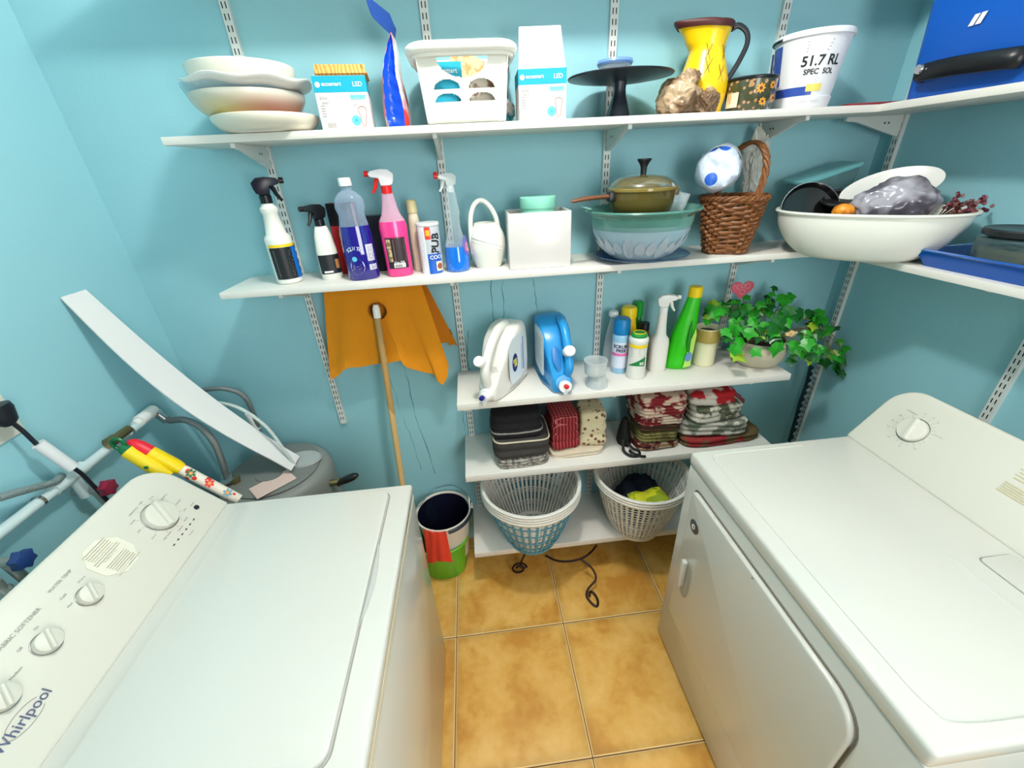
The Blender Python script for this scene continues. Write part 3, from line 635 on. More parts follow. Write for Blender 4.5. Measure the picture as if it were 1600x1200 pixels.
for a0, z0, r_ in ((-1.95, .155, .0545), (-1.0, .15, .055), (-1.3, .10, .0695), (-1.9, .118, .0655)):
    for q in ((-.14, .022), (.16, .02), (.12, -.02), (-.12, -.016)):
        dk.append(tube([onpit(a0, z0, r_+.0004), onpit(a0+q[0], z0+q[1], r_-q[1]*.12+.0012)], .0009, 4))
part('painted_mark', mg(*dk), M('brown_paint', (90, 60, 20), .5), pt)
# crumpled bread bag, flowered pot, paint bucket
solo('paper_wrapped_bundle', noisy(mg(mv(crumple(.055, 1.25, .85, .95, .26, 1.3, 8, 5), -.022, 0, 0), mv(crumple(.045, .85, .6, .75, .3, 1.7, 11, 5), .012, .02, .055), mv(crumple(.045, .8, .7, .85, .28, 1.6, 5, 5), .065, -.01, 0)), .005, 22, 2),
     M('tan_bag', (188, 160, 128), .28, rgb2=(112, 84, 58), pat='blotch', ps=9, bump=.5, bs=30, coat=.3), 'crumpled tan plastic-wrapped bundle in front of the yellow pitcher', 'bundle', (1.872, -.200, ZT+.0005), ang=80)
fp = thing('flowered_pot', 'low dark pot painted with orange sunflowers beside the paint bucket', 'pot', (2.102, -.155, ZT), 0)
FLR = M('flower_glaze', (66, 70, 46), .25, rgb2=(176, 134, 96), pat='spots', ps=62, coat=.5)
part('pot_body', bowl(.048, .072, .083, .005, 48, p=1.7), FLR, fp)
part('rim', lathe([(.068, .080), (.0735, .080), (.0745, .0865), (.069, .089), (.066, .084)], 48, sm=2), BLACK, fp)
a0 = face(2.102, -.155)
fl_ = []
for (da, z, s) in ((.1, .055, 1), (.62, .062, .8), (.25, .022, .8), (.8, .03, .9)):
    pet = mg(*[mi(mv(rz(mv(disc(.0055*s, 8, 0, 1, .55), .008*s, 0), k*PI/4), 0, 0, 0), 0) for k in range(8)], mi(mv(disc(.0045*s, 12), 0, 0, .0008), 1))
    fl_.append(wrap(mv(pet, da*.07, 0), .07, a0+.3, z, .003))
part('painted_sunflower', mg(*fl_), [M('sunflower', (226, 150, 40), .4), M('flower_centre', (90, 40, 20), .5)], fp, smooth=False)
part('painted_panel', wrap(mg(mi(rect(.045, .062, 12, 1), 0), mi(mv(rect(.004, .03, 2, 1), -.012, 0, .0006), 1), mi(mv(rect(.004, .036, 2, 1), -.004, -.002, .0006), 1)), .07, a0-.75, .044, -.001), [M('panel_cream', (222, 206, 184), .4), M('panel_gold', (200, 158, 80), .4)], fp, smooth=False)
bu = thing('paint_bucket', 'white tapered paint bucket with blue and yellow label on upper shelf', 'bucket', (2.285, -.140, ZT), 0)
br = lambda z: .078+.024*min(1, z/.185)
part('bucket_wall', lathe([(0, .001), (.076, 0), (.078, .003), (.082, .03), (.0785, .032), (.0985, .175), (.104, .176), (.104, .184), (.102, .190), (.099, .190), (.097, .178), (.074, .006), (0, .006)], 56), M('bucket_white', (224, 224, 228), .35), bu)
ab = face(2.285, -.14)
brf = lambda z: .0785+.020*max(0, (z-.032))/.143
part('blue_label', mg(wrap(mv(rect(.05, .10, 12, 2), 0, 0), .09, ab-1.15, .115, .0006, rf=brf), wrap(rect(.12, .022, 20, 1), .09, ab-.35, .045, .0006, rf=brf)), M('label_blue', (48, 76, 160), .35), bu, smooth=False)
part('yellow_label', wrap(rect(.045, .018, 10, 1), .09, ab+.35, .052, .0012, rf=brf), M('label_yellow', (226, 206, 100), .4), bu, smooth=False)
part('bucket_lettering', mg(wrap(text('51.7 RL', .034, 0, .02), .09, ab+.38, .115, .0014, rf=brf), wrap(text('SPEC  SOL', .0185, 0, .02), .09, ab+.38, .09, .0014, rf=brf)), DARK, bu, smooth=False)
part('small_print', mg(wrap(lines(.07, .014, 3, .0014, 0, 3), .09, ab+.1, .070, .0012, rf=brf), wrap(lines(.075, .03, 4, .003, 0, 5), .09, ab+.3, .15, .0012, rf=brf), wrap(text('SHEEN  1264.25 L', .0075), .08, ab+.3, .018, .0048, rf=brf)), LGREY, bu, smooth=False)
part('rim_gasket', tube([(.1035*math.cos(a), .1035*math.sin(a), .179) for a in [ab-1.9+k*.08 for k in range(14)]], .004, 8), DARK, bu)
part('handle', tube(cat([(.10*math.cos(ab+a), .10*math.sin(ab+a)+0, z) for a, z in ((-1.45, .155), (-1.2, .105), (-.9, .085))], 5), .0028, 6), M('label_navy', (24, 40, 90), .35), bu)
rp = thing('red_folder', 'flat dark red folder lying in the corner of the upper shelf', 'folder', (2.50, -.15, ZT+.0005), -.15)
part('cover', cbox(.17, .12, .005), M('dark_red', (130, 22, 40), .45), rp, bevel=.001); part('page_edge', mv(cbox(.166, .116, .003), 0, 0, .0052), M('pages', (150, 60, 70), .7), rp)

# blue cooler on the right shelf
co = thing('cooler_box', 'big blue cooler with black side handle on upper right shelf', 'cooler', (2.600, -.47, ZT))
CB = M('cooler_blue', (6, 82, 176), .35, bump=.15, bs=60)
part('body', mp(mv(prism(rrect(.225, .40, .035, 6), .27), 0, 0, 0), lambda v: (v.x*(.93+.07*v.z/.27), v.y*(.92+.08*v.z/.27), v.z)), CB, co, bevel=.006)
part('lid', mv(prism(rrect(.245, .42, .04, 6), .045), 0, 0, .2705), CB, co, bevel=.01)
part('handle', tube(cat([(-.114, .125, .055), (-.130, .120, .058), (-.137, .06, .058), (-.135, 0, .056), (-.13, -.09, .05), (-.112, -.10, .048)], 6), .016, 10, flat=1.35), BLACK, co)
part('handle_pivot', mv(ry(lathe([(0, 0), (.012, 0), (.010, .005), (0, .005)], 20), -PI/2), -.150, .112, .066), CHROME, co)
part('emblem', mv(mp(mg(prism([(0, 0), (.012, 0), (.020, .022), (.008, .022)], .001), mv(prism([(0, 0), (.012, 0), (.020, .022), (.008, .022)], .001), .016)), lambda v: (-.112-v.z, -v.x+.055, v.y+.14)), -.0, 0, 0), WPL, co, smooth=False)

# ================================================================== middle shelf
def bottle_thing(name, label, cat_, x, y, z=None, group=None, rot=None):
    return thing(name, label, cat_, (x, y, ZM if z is None else z), rot if rot is not None else face(x, y)+PI/2, group)
# after rotation the local -y axis faces the camera, local +x is screen right
A0 = -PI/2
BTL = M('bottle_white', (228, 228, 220), .35)
t = bottle_thing('spray_bottle', 'tall white spray bottle with black trigger head, leftmost on middle shelf', 'spray bottle', .578, -.145, group='spray bottles on the middle shelf')
pf = [(0, 0), (.036, 0), (.040, .004), (.040, .09), (.0405, .128), (.041, .140), (.038, .148), (.0305, .156), (.026, .185), (.0225, .215), (.0265, .222), (.0265, .232), (.019, .240), (.016, .246), (0, .246)]
part('bottle', lathe(pf, 44), BTL, t)
part('label', wrap(mv(rect(.108, .100, 28, 1), 0, 0), .0405, A0+.35, .067, .0004), M('label_black', (26, 30, 34), .4), t, smooth=False)
part('blue_stripe', wrap(rect(.032, .100, 8, 1), .0405, A0+1.15, .067, .0009), M('label_blue2', (18, 104, 196), .35), t, smooth=False)
part('yellow_stripe', wrap(rect(.108, .008, 28, 1), .0405, A0+.35, .122, .0006), YELLOW, t, smooth=False)
part('fine_print', wrap(mg(mv(lines(.055, .088, 22, .0019, 0, 3, .25), 0, 0)), .0405, A0+.05, .066, .0009), M('silver_print', (170, 170, 158), .5), t, smooth=False)
spray_head(t, .246, (M('head_navy', (24, 26, 48), .3), BLACK, BLACK), flip=-1, rot=0, s=1.12)

t = bottle_thing('spray_bottle', 'short white spray bottle with black trigger and black label, partly behind the purple bottle', 'spray bottle', .716, -.130, group='spray bottles on the middle shelf')
part('bottle', mp(lathe([(0, 0), (.031, 0), (.034, .005), (.034, .07), (.032, .10), (.027, .14), (.020, .165), (.014, .172), (0, .172)], 40, 1, .75, 2.4), lambda v: v), BTL, t)
part('label', wrap(rect(.085, .062, 22, 1), .0335, A0+.1, .050, .0006, 1, .75, 2.4), M('label_black', (26, 30, 34), .4), t, smooth=False)
part('label_picture', wrap(mg(mi(mv(rect(.018, .03, 5, 1), .022, .0), 0), mi(mv(rect(.025, .006, 6, 1), -.012, -.024), 1)), .0335, A0+.1, .050, .0012, 1, .75, 2.4), [M('label_tan', (180, 120, 70), .5), WPL], t, smooth=False)
spray_head(t, .170, (BLACK, BLACK, BLACK), flip=1, rot=.5, s=1.0)

t = thing('carton', 'red and black carton standing behind the purple bottle', 'box', (.775, -.055, ZM), -.05)
part('carton_body', cbox(.085, .05, .232), M('carton_red', (188, 28, 34), .4), t, bevel=.001)
part('black_top', frame(mv(rect(.0855, .07), 0, .197), (0, -.025, 0), (1, 0, 0), (0, 0, 1), .0006), BLACK, t, smooth=False)
part('black_side', mk([(-.0428, -.0252, 0), (-.0428, .0252, 0), (-.0428, .0252, .232), (-.0428, -.0252, .232)], [(3, 2, 1, 0)]), BLACK, t, smooth=False)
part('yellow_picture', frame(mp(disc(.020, 14), lambda v: (v.x+.004*math.sin(v.y*300), v.y, 0)), (0, -.025, .135), (1, 0, 0), (0, 0, 1), .0012), M('carton_yellow', (230, 180, 40), .4), t, smooth=False)
t = thing('carton', 'plain black carton behind the pink spray bottle', 'box', (.885, -.045, ZM), 0)
part('carton_body', cbox(.085, .05, .185), M('carton_black', (28, 26, 40), .4), t, bevel=.001)

t = bottle_thing('cleaner_bottle', 'big clear bottle of dark blue-purple cleaner with white cap', 'bottle', .832, -.165)
def shell(pf_, k=40, sx=1, sy=1, e=2, th=.0012): return lathe(pf_, k, sx, sy, e)
ppf = [(0, 0), (.044, 0), (.050, .006), (.050, .085), (.049, .14), (.044, .175), (.040, .20), (.046, .222), (.044, .245), (.030, .262), (.018, .270), (.0165, .285), (0, .285)]
part('bottle', lathe(ppf, 48, 1, .78, 2.3), film('violet_clear', (170, 190, 215), .28, .06), t)
part('liquid', lathe([(0, -.0004), (.0445, -.0004), (.0505, .006), (.0505, .085), (.0496, .14), (.0462, .168), (0, .168)], 48, 1, .78, 2.3), M('purple_liquid', (24, 18, 130), .08, coat=1), t)
part('cap', lathe([(0, .283), (.0195, .283), (.0195, .303), (.0175, .306), (0, .306)], 36), WPL, t)
lab = mg(mi(mv(rect(.030, .052, 8, 1), .033, .028), 0), mi(mv(rect(.032, .018, 8, 1), .035, -.018), 0), mi(mv(disc(.021, 28, 0, 1, 1.25), -.016, -.012), 0))
part('label', wrap(lab, .050, A0, .058, .0005, 1, .78, 2.3), M('label_paper', (214, 216, 222), .45), t, smooth=False)
arch = mg(*[mv(rz(text(ch, .016, 0, .012), -(k-2.5)*.26), .033*math.sin((k-2.5)*.26), .033*math.cos((k-2.5)*.26)-.01) for k, ch in enumerate('SQUITO')])
part('arched_lettering', wrap(mv(arch, -.016, .022), .050, A0, .058, .0009, 1, .78, 2.3), M('pale_lilac', (196, 204, 226), .45), t, smooth=False)
part('label_print', wrap(mg(mv(disc(.008, 20), -.018, .012), ), .050, A0, .058, .0013, 1, .78, 2.3), M('sky_circle', (96, 186, 218), .5), t, smooth=False)
part('fine_print', wrap(mg(mv(lines(.022, .045, 12, .0012, 0, 3), .034, .028), mv(lines(.022, .012, 4, .0012, 0, 3), .036, -.018), mv(lines(.028, .015, 4, .0018, 0, 8), -.014, -.014)), .050, A0, .058, .0014, 1, .78, 2.3), M('violet_print', (120, 110, 160), .5), t, smooth=False)

t = bottle_thing('spray_bottle', 'pink liquid spray bottle with white head and red trigger', 'spray bottle', .952, -.155, group='spray bottles on the middle shelf')
kpf = [(0, 0), (.037, 0), (.042, .005), (.0425, .08), (.0435, .135), (.0445, .155), (.041, .175), (.030, .193), (.024, .215), (.0195, .243), (.018, .256), (0, .256)]
part('bottle', lathe(kpf, 44, 1, .8, 2.2), film('pink_clear', (240, 190, 214), .45, .15), t)
part('liquid', lathe([(0, -.0004)]+[(r+.0006, z) for r, z in kpf[1:6]]+[(.0418, .174), (0, .175)], 44, 1, .8, 2.2), M('pink_liquid', (246, 60, 140), .25, coat=.6), t)
part('label', wrap(rect(.066, .100, 20, 1), .0425, A0-.05, .078, .0014, 1, .8, 2.2), M('label_dark', (48, 30, 36), .4), t, smooth=False)
part('label_panel', wrap(mg(mi(mv(lines(.036, .068, 18, .0024, 0, 4, .1), .012, .008), 0), mi(mv(rect(.015, .07, 4, 1), -.021, .008), 1), mi(mv(rect(.034, .014, 8, 1), .004, -.040), 2), mi(mv(text('Zep 505', .009, 0, .01), .004, -.030), 2)), .0425, A0-.05, .078, .0019, 1, .8, 2.2), [M('grey_print2', (140, 132, 124), .5), M('photo_strip', (206, 180, 140), .5, rgb2=(120, 100, 70), pat='blotch', ps=90), WPL], t, smooth=False)
part('barcode', wrap(mg(*[mv(rect(.0009*(1+k % 2), .009), -.009+k*.0024, -.041) for k in range(9)]), .0425, A0-.05, .078, .0024, 1, .8, 2.2), DARK, t, smooth=False)
spray_head(t, .2545, (M('head_white', (234, 232, 236), .35), RED, RED), flip=1, rot=0, s=1.06)

t = bottle_thing('slim_bottle', 'slim cream bottle with tan cap between pink spray and cleaner can', 'bottle', 1.015, -.100)
part('bottle', lathe([(0, 0), (.021, 0), (.023, .004), (.022, .10), (.0195, .15), (.0175, .175), (.0145, .19), (0, .19)], 32), M('cream_bottle', (216, 204, 180), .4), t)
part('cap', lathe([(0, .19), (.017, .19), (.017, .226), (.012, .231), (0, .231)], 28), M('tan_cap', (202, 190, 146), .4), t)

t = bottle_thing('cleanser_can', 'red white and blue cardboard can of cleanser powder on middle shelf', 'can', 1.063, -.150)
part('can_body', lathe([(0, 0), (.036, 0), (.037, .002), (.037, .155), (0, .155)], 44), M('can_silver', (198, 202, 210), .35), t)
part('lid', lathe([(.0, .1545), (.0385, .1545), (.0388, .160), (.0375, .163), (0, .162)], 44), M('lid_pale', (214, 214, 212), .4), t)
cl = mg(mi(mv(rect(.030, .155, 8, 1), -.028, 0), 0), mi(mv(rect(.048, .065, 12, 1), .012, -.043), 1), mi(mv(rect(.020, .038, 6, 1), -.004, .055), 2), mi(mv(rect(.013, .018, 4, 1), -.003, .056, .0006), 3), mi(mv(rect(.026, .032, 8, 1), .026, -.052, .0006), 4), mi(mv(disc(.010, 18), .026, -.052, .0012), 5))
part('label', wrap(cl, .037, A0, .0775, .0004), [M('label_white', (232, 232, 236), .4), M('label_blue3', (24, 92, 190), .4), M('label_red', (222, 60, 50), .4), M('label_orange', (250, 180, 40), .4), M('pan_photo', (232, 214, 190), .5), M('pan_brown', (156, 90, 50), .5)], t, smooth=False)
part('lettering', wrap(mg(mi(mv(rz(text('PUB', .036, 0, .03), PI/2-.12), .020, .022), 0), mi(mv(text('COOK', .017, 0, .02), .020, -.022, .0006), 1)), .037, A0, .0775, .0016), [DARK, WPL], t, smooth=False)
part('fine_print', wrap(mv(lines(.02, .12, 26, .0014, 0, 7), -.028, 0), .037, A0, .0775, .001), LGREY, t, smooth=False)

t = bottle_thing('spray_bottle', 'clear spray bottle a third full of blue liquid with red nozzle', 'spray bottle', 1.150, -.145, group='spray bottles on the middle shelf')
upf = [(0, 0), (.034, 0), (.040, .006), (.0405, .05), (.037, .085), (.027, .115), (.0215, .14), (.021, .17), (.0235, .185), (.021, .20), (.0175, .23), (.014, .25), (0, .25)]
part('bottle', lathe(upf, 44, sm=2), CLEAR, t)
part('liquid', lathe([(0, -.0004)]+[(r+.0008, z) for r, z in upf[1:4]]+[(.0385, .082), (0, .0825)], 44), M('blue_liquid', (10, 110, 214), .08, coat=1), t)
part('label', wrap(mg(mi(disc(.020, 20, 0, 1, 1.6), 0), mi(mv(disc(.012, 16, 0, 1, 1.3), 0, -.006, .0006), 1)), .036, A0+1.15, .085, .003, rf=lambda z: .0405-.13*max(0, z-.05)**1), [M('label_violet', (110, 100, 190), .4), M('label_rose', (226, 130, 150), .4)], t, smooth=False)
hd2 = M('frosted_plastic', (226, 232, 232), .25)
spray_head(t, .248, (film('head_clear', (232, 238, 238), .6, .15), film('head_clear', (232, 238, 238), .6, .15), RED), flip=1, rot=.25, s=.85)
part('nozzle_cap', mv(cbox(.017, .017, .016), -.040, .01, .292), RED, t, bevel=.003)

t = bottle_thing('watering_can', 'small white plastic watering can with a tall hoop handle', 'watering can', 1.258, -.115)
WCm = M('can_white', (226, 228, 218), .35)
part('can_body', mp(lathe([(0, 0), (.040, 0), (.046, .006), (.060, .045), (.064, .075), (.059, .110), (.044, .138), (.041, .146), (.036, .146), (.040, .13), (0, .12)], 48, 1, .85, sm=3), lambda v: v), WCm, t)
part('handle', tube(cat([(-.050, -.02, .050), (-.054, -.015, .10), (-.050, -.008, .165), (-.034, 0, .205), (-.010, .004, .216), (.014, .004, .200), (.034, .0, .165), (.042, -.0, .125)], 6), .0085, 10, flat=1.0), WCm, t)
part('moulded_ridge', mg(*[tube([Vector((se(A0+a, 2)[0]*(.0625+.001), se(A0+a, 2)[1]*(.0625+.001)*.85, .108-.025*k_-.05*(a+.9)*.4)) for a in [-.9+.1*q for q in range(19)]], .0013, 5) for k_ in (0, .5)]), WCm, t)

t = thing('cube_planter', 'square white glazed planter holding a mint tin', 'planter', (1.432, -.125, ZM), -.02)
part('planter_wall', mg(*[m_ for m_ in [box(-.104, .104, -.085, -.077, 0, .178), box(-.104, .104, .067, .075, 0, .178), box(-.104, -.096, -.0768, .0668, 0, .178), box(.096, .104, -.0768, .0668, 0, .178), box(-.0958, .0958, -.0768, .0668, 0, .01)]]), M('planter_white', (218, 213, 210), .25, coat=.3), t, bevel=.003)
mt = thing('mint_tin', 'round mint green tin sitting in the white square planter', 'tin', (1.437, -.130, ZM+.0105))
part('tin_body', lathe([(0, 0), (.058, 0), (.058, .175), (0, .175)], 44), M('mint', (142, 214, 190), .4), mt)
part('lid', lathe([(0, .1752), (.061, .1752), (.061, .208), (.059, .210), (0, .210)], 44), M('mint', (142, 214, 190), .4), mt, bevel=.001)

# plate, nested bowls, amber pan
GL_T = film('teal_glass', (120, 180, 168), .35, .06); GL_B = film('frosted_blue_glass', (176, 204, 220), .62, .2)
t = thing('glass_plate', 'blue glass plate under the stacked mixing bowls', 'plate', (1.797, -.170, ZM+.0005))
part('plate_body', lathe([(0, 0), (.09, 0), (.13, .008), (.163, .018), (.165, .020), (.163, .021), (.128, .012), (.09, .004), (0, .004)], 64, 1, .9), film('blue_glass', (70, 110, 160), .5, .08), t)
t = thing('mixing_bowl', 'frosted glass bowl with white petal pattern inside the larger green bowl', 'bowl', (1.775, -.197, ZM+.0085))
part('bowl_body', bowl(.070, .160, .118, .003, 56, p=1.5), GL_B, t)
pe = []
for k in range(26):
    a = 2*PI*k/26+.03*math.sin(k*7)
    pe.append(wrap(mp(prism([(.013*math.sin(q*PI/6)*(1+.45*math.cos(q*PI/6)), -.030*math.cos(q*PI/6)) for q in range(12)], .0006), lambda v: (v.x*1.25, v.y*(.9+.35*math.sin(k*2.3))-.012, v.z)), .14, a, .066, .0035, rf=lambda z: .070+.090*math.sin(min(1, max(.02, z/.118))*PI/2)**.73))
part('petal_pattern', mg(*pe), film('petal_white', (200, 212, 226), .45, .3), t, smooth=False)
t = thing('mixing_bowl', 'large pale green glass mixing bowl with rolled rim and tab handles', 'bowl', (1.775, -.197, ZM+.0145))
gbm = lathe([(.150, .118), (.166, .136), (.175, .146), (.186, .149), (.190, .154), (.186, .159), (.176, .158), (.168, .148), (.150, .128), (.146, .120)], 64)
part('rim', gbm, M('green_rim', (110, 170, 156), .08, trans=.55), t)
part('bowl_body', mv(bowl(.074, .166, .135, .003, 56, p=1.5), 0, 0, .0035), GL_T, t)
part('handle', mv(tube([(-.150, .08, .158), (-.172, .07, .163), (-.172, .03, .163), (-.155, .02, .158)], .007, 8, flat=.6), -.01, 0, 0), M('green_rim', (110, 170, 156), .08, trans=.55), t)
AMB = film('amber_glass', (120, 104, 52), .62, .05)
t = thing('glass_saucepan', 'amber glass saucepan with dark knobbed lid resting in the green bowl', 'saucepan', (1.768, -.197, ZM+.1345))
part('pan_body', mv(lathe([(0, 0), (.085, 0), (.096, .008), (.102, .03), (.106, .075), (.104, .075), (.098, .03), (.08, .005), (0, .005)], 56), 0, 0, .022), M('amber_glass2', (150, 130, 64), .05, trans=.65), t)
part('pan_rim', mv(lathe([(.104, .088), (.1085, .090), (.1085, .098), (.104, .100), (.101, .095)], 56, sm=2), 0, 0, 0), M('amber_rim', (150, 130, 64), .1, trans=.3), t)
ld_ = part('lid', lathe([(0, .138), (.03, .136), (.075, .128), (.096, .114), (.1045, .102), (.105, .099), (.100, .099), (.09, .110), (.06, .124), (0, .132)], 56), M('amber_lid', (92, 84, 44), .06, trans=.25, coat=1), t)
part('knob', lathe([(0, .137), (.009, .137), (.010, .155), (.014, .165), (.022, .176), (.021, .180), (0, .180)], 28), BLACK, ld_)
hn = part('handle', tube(cat([(-.106, -.02, .078), (-.13, -.028, .078), (-.19, -.05, .078), (-.235, -.062, .074), (-.25, -.066, .072)], 5), [.012, .0125, .0125, .012, .0115, .011, .011, .011, .0115, .0115, .012, .0115, .011, .0105, .010, .010, .009, .008, .006, .004, .002], 10, flat=.6), M('brown_handle', (112, 70, 46), .5), t)
part('handle_bracket', mv(cbox(.022, .03, .03), -.108, -.021, .063), BLACK, t, bevel=.003)
part('side_tab', mv(cbox(.016, .04, .028), .112, 0, .070), AMB, t, bevel=.004)
t = thing('drinking_glass', 'clear glass cup leaning in the green bowl beside the amber saucepan', 'glass', (1.895, -.165, ZM+.1295), 0, tilt=(0, .25))
part('cup_body', lathe([(0, 0), (.022, 0), (.026, .01), (.032, .045), (.0345, .082), (.0325, .082), (.03, .045), (.024, .012), (0, .006)], 36), CLEAR, t)

# wicker basket
WK = M('wicker', (150, 94, 46), .5, rgb2=(78, 42, 18), vs_=60, bump=.3)
bk = thing('wicker_basket', 'brown woven wicker basket with arched handle, square base', 'basket', (2.118, -.148, ZM), face(2.118, -.148)+PI/2+.12)
rows = 15; ms = []
rd = random.Random(4)
for k in range(rows):
    f = (k+.5)/rows; z = .006+.168*f; hw = .066+.034*f; hd = .060+.026*f; n = 72; P = []
    for j in range(n):
        a = 2*PI*j/n; x, y = se(a, 4.2-1.6*f); wv = .0045*math.sin(14*a+PI*k); P.append(((hw+wv)*x, (hd+wv)*y, z+.004*math.sin(14*a*.5+k*1.7)))
    ms.append(tube(P, .0062+.0008*rd.random(), 6, True))
part('woven_side', mg(*ms), WK, bk)
part('stake', mg(*[tube([(se(a, 4)[0]*.067, se(a, 4)[1]*.061, .004), (se(a, 2.8)[0]*.099, se(a, 2.8)[1]*.085, .178)], .0045, 6) for a in [2*PI*k/28 for k in range(28)]]), WK, bk)
part('braided_rim', mg(*[tube([(se(2*PI*j/60, 2.6)[0]*(.102+.006*math.cos(12*2*PI*j/60+ph)), se(2*PI*j/60, 2.6)[1]*(.088+.006*math.cos(12*2*PI*j/60+ph)), .182+.006*math.sin(12*2*PI*j/60+ph)) for j in range(60)], .0055, 6, True) for ph in (0, 2.1, 4.2)]), WK, bk)
part('basket_bottom', mv(prism([(se(2*PI*j/40, 4)[0]*.064, se(2*PI*j/40, 4)[1]*.058) for j in range(40)], .008), 0, 0, .001), WK, bk)
hp = cat([(.0, .088, .18), (-.002, .085, .24), (.010, .060, .295), (.040, .02, .335), (.070, -.02, .335), (.085, -.05, .30), (.075, -.075, .24), (.06, -.085, .18)], 7)
hp = cat([(-.045, .080, .18), (-.040, .070, .25), (-.015, .045, .315), (.025, .010, .345), (.058, -.025, .325), (.072, -.055, .27), (.062, -.078, .18)], 8)
part('arched_handle', mg(*[tube([Vector(p_)+Vector((.006*math.cos(k*.75+ph), .006*math.sin(k*.75+ph), 0)) for k, p_ in enumerate(hp)], .0062, 6) for ph in (0, 2.1, 4.2)]), WK, bk)
t = thing('bag_roll', 'roll of white and blue plastic bags lying across the wicker basket', 'bag roll', (2.052, -.125, ZM+.2675), -.42, tilt=(PI/2-.10, 0))
BGM = M('bag_white_blue', (206, 216, 232), .3, rgb2=(40, 96, 196), pat='spots', ps=17, bump=.8, bs=40)
rr_ = lathe([(0, .004), (.018, .002), (.022, -.004), (.034, -.006), (.038, .001), (.046, -.001), (.056, .002), (.064, .012), (.065, .05), (.060, .09), (.03, .095), (0, .09)], 72, sm=2)
part('rolled_bags', noisy(rr_, .007, 38, 3), BGM, t)
part('rolled_centre', noisy(tube([((.006+.0009*k)*math.cos(k*.5), (.006+.0009*k)*math.sin(k*.5), -.004) for k in range(36)], .004, 6), .004, 40, 2), M('bag_white', (214, 222, 234), .3), t)
part('wrapper', noisy(lathe([(.066, .02), (.070, .04), (.069, .08), (.058, .11)], 40), .008, 22, 6), film('wrap_film', (220, 228, 235), .2, .1), t)
solo('clear_plastic_bag', noisy(mg(mp(crumple(.06, .75, .5, 2.0, .35, 1.6, 21, 5), lambda v: (v.x*(1-.25*math.sin(v.z*25)), v.y, v.z))), .005, 40, 4), film('bag_film', (215, 215, 205), .5, .2), 'crumpled clear plastic bag standing behind the basket handle', 'plastic bag', (2.232, -.060, ZM+.17), 0)

# big white basin and its contents
BS = M('basin_white', (232, 232, 222), .28)
bc = Vector((2.457, -.338, ZM)); brot = -PI/4
ba = thing('wash_basin', 'large oval white plastic basin across the shelf corner', 'basin', bc, brot)
bs_m = bowl(.150, .243, .138, .004, 72, 1.0, .76, 2.3, p=1.5)
part('basin_body', bs_m, BS, ba)
part('basin_rim', tube([(se(2*PI*k/72, 2.3)[0]*.246, se(2*PI*k/72, 2.3)[1]*.246*.76, .138) for k in range(72)], .006, 8, True, flat=.8), BS, ba)
def bl(x, y, z):   # a point given in the basin's own axes
    v = Matrix.Rotation(brot, 3, 'Z') @ Vector((x, y, 0)); return (bc.x+v.x, bc.y+v.y, ZM+z)
def in_basin(name, m, mats, label, c, x, y, z, rot=0, tilt=None, **k):
    t = solo(name, m, mats, label, c, bl(x, y, z), brot+rot, **k)
    if tilt: t.rotation_euler = (tilt[0], tilt[1], brot+rot)
    return t
t = thing('frying_pan', 'black round pan standing on edge at the left end of the white basin', 'pan', bl(-.168, .035, .122), brot+.5, tilt=(1.15, 0))
part('pan_body', lathe([(0, 0), (.07, 0), (.085, .012), (.092, .03), (.089, .03), (.08, .014), (0, .005)], 44), M('pan_black', (16, 16, 18), .15, coat=.6), t)
part('pan_rim', tube([(.0905*math.cos(2*PI*k/40), .0905*math.sin(2*PI*k/40), .03) for k in range(40)], .002, 6, True), CHROME, t)
t = thing('black_tray', 'flat black tray lying across the back of the white basin', 'tray', bl(-.01, .080, .150), brot, tilt=(.30, .1))
part('tray_base', mv(prism(rrect(.24, .12, .03, 6), .006), 0, 0, 0), M('tray_black', (22, 20, 22), .3), t, bevel=.002)
part('tray_edge', tube([(x, y, .008) for x, y in rrect(.24, .12, .03, 6)], .005, 6, True), M('tray_black', (22, 20, 22), .3), t)
in_basin('orange_gourd', noisy(sc(lathe([(0, 0), (.02, .003), (.03, .02), (.026, .038), (.012, .048), (0, .05)], 28, sm=2), 1, .8, .9), .002, 30), M('gourd_orange', (232, 150, 40), .35, rgb2=(200, 110, 20), pat='blotch', ps=40), 'small orange-yellow gourd peeping over the rim of the white basin', 'gourd', -.060, -.050, .115)
in_basin('brown_tablecloth', noisy(crumple(.05, 1.3, .8, .9, .3, 2, 14), .004, 20), M('brown_cloth', (52, 38, 34), .8, rgb2=(150, 130, 110), pat='blotch', ps=10), 'dark brown crumpled cloth filling the middle of the white basin', 'cloth', -.02, .02, .080, ang=80)
t = thing('white_platter', 'white oval platter leaning at the back of the white basin', 'platter', bl(.035, .10, .185), brot+.05, tilt=(.75, -.25))
part('platter_body', lathe([(0, 0), (.08, 0), (.10, .008), (.118, .014), (.119, .017), (.098, .012), (.08, .004), (0, .004)], 56, 1.05, .6), BW2, t)
t = solo('grey_plastic_bag', noisy(mp(crumple(.085, 1.3, .78, .85, .2, 1.1, 31, 5), lambda v: (v.x+v.z*.10, v.y, v.z*(1-.9*(v.x-.02) if v.x > .02 else 1))), .007, 16, 4), M('bag_grey', (158, 156, 166), .22, rgb2=(84, 80, 92), pat='blotch', ps=7, bump=.8, bs=22, coat=.3), 'translucent grey plastic bag bulging out of the white basin', 'plastic bag', bl(.055, -.010, .100), brot+.1, ang=80)
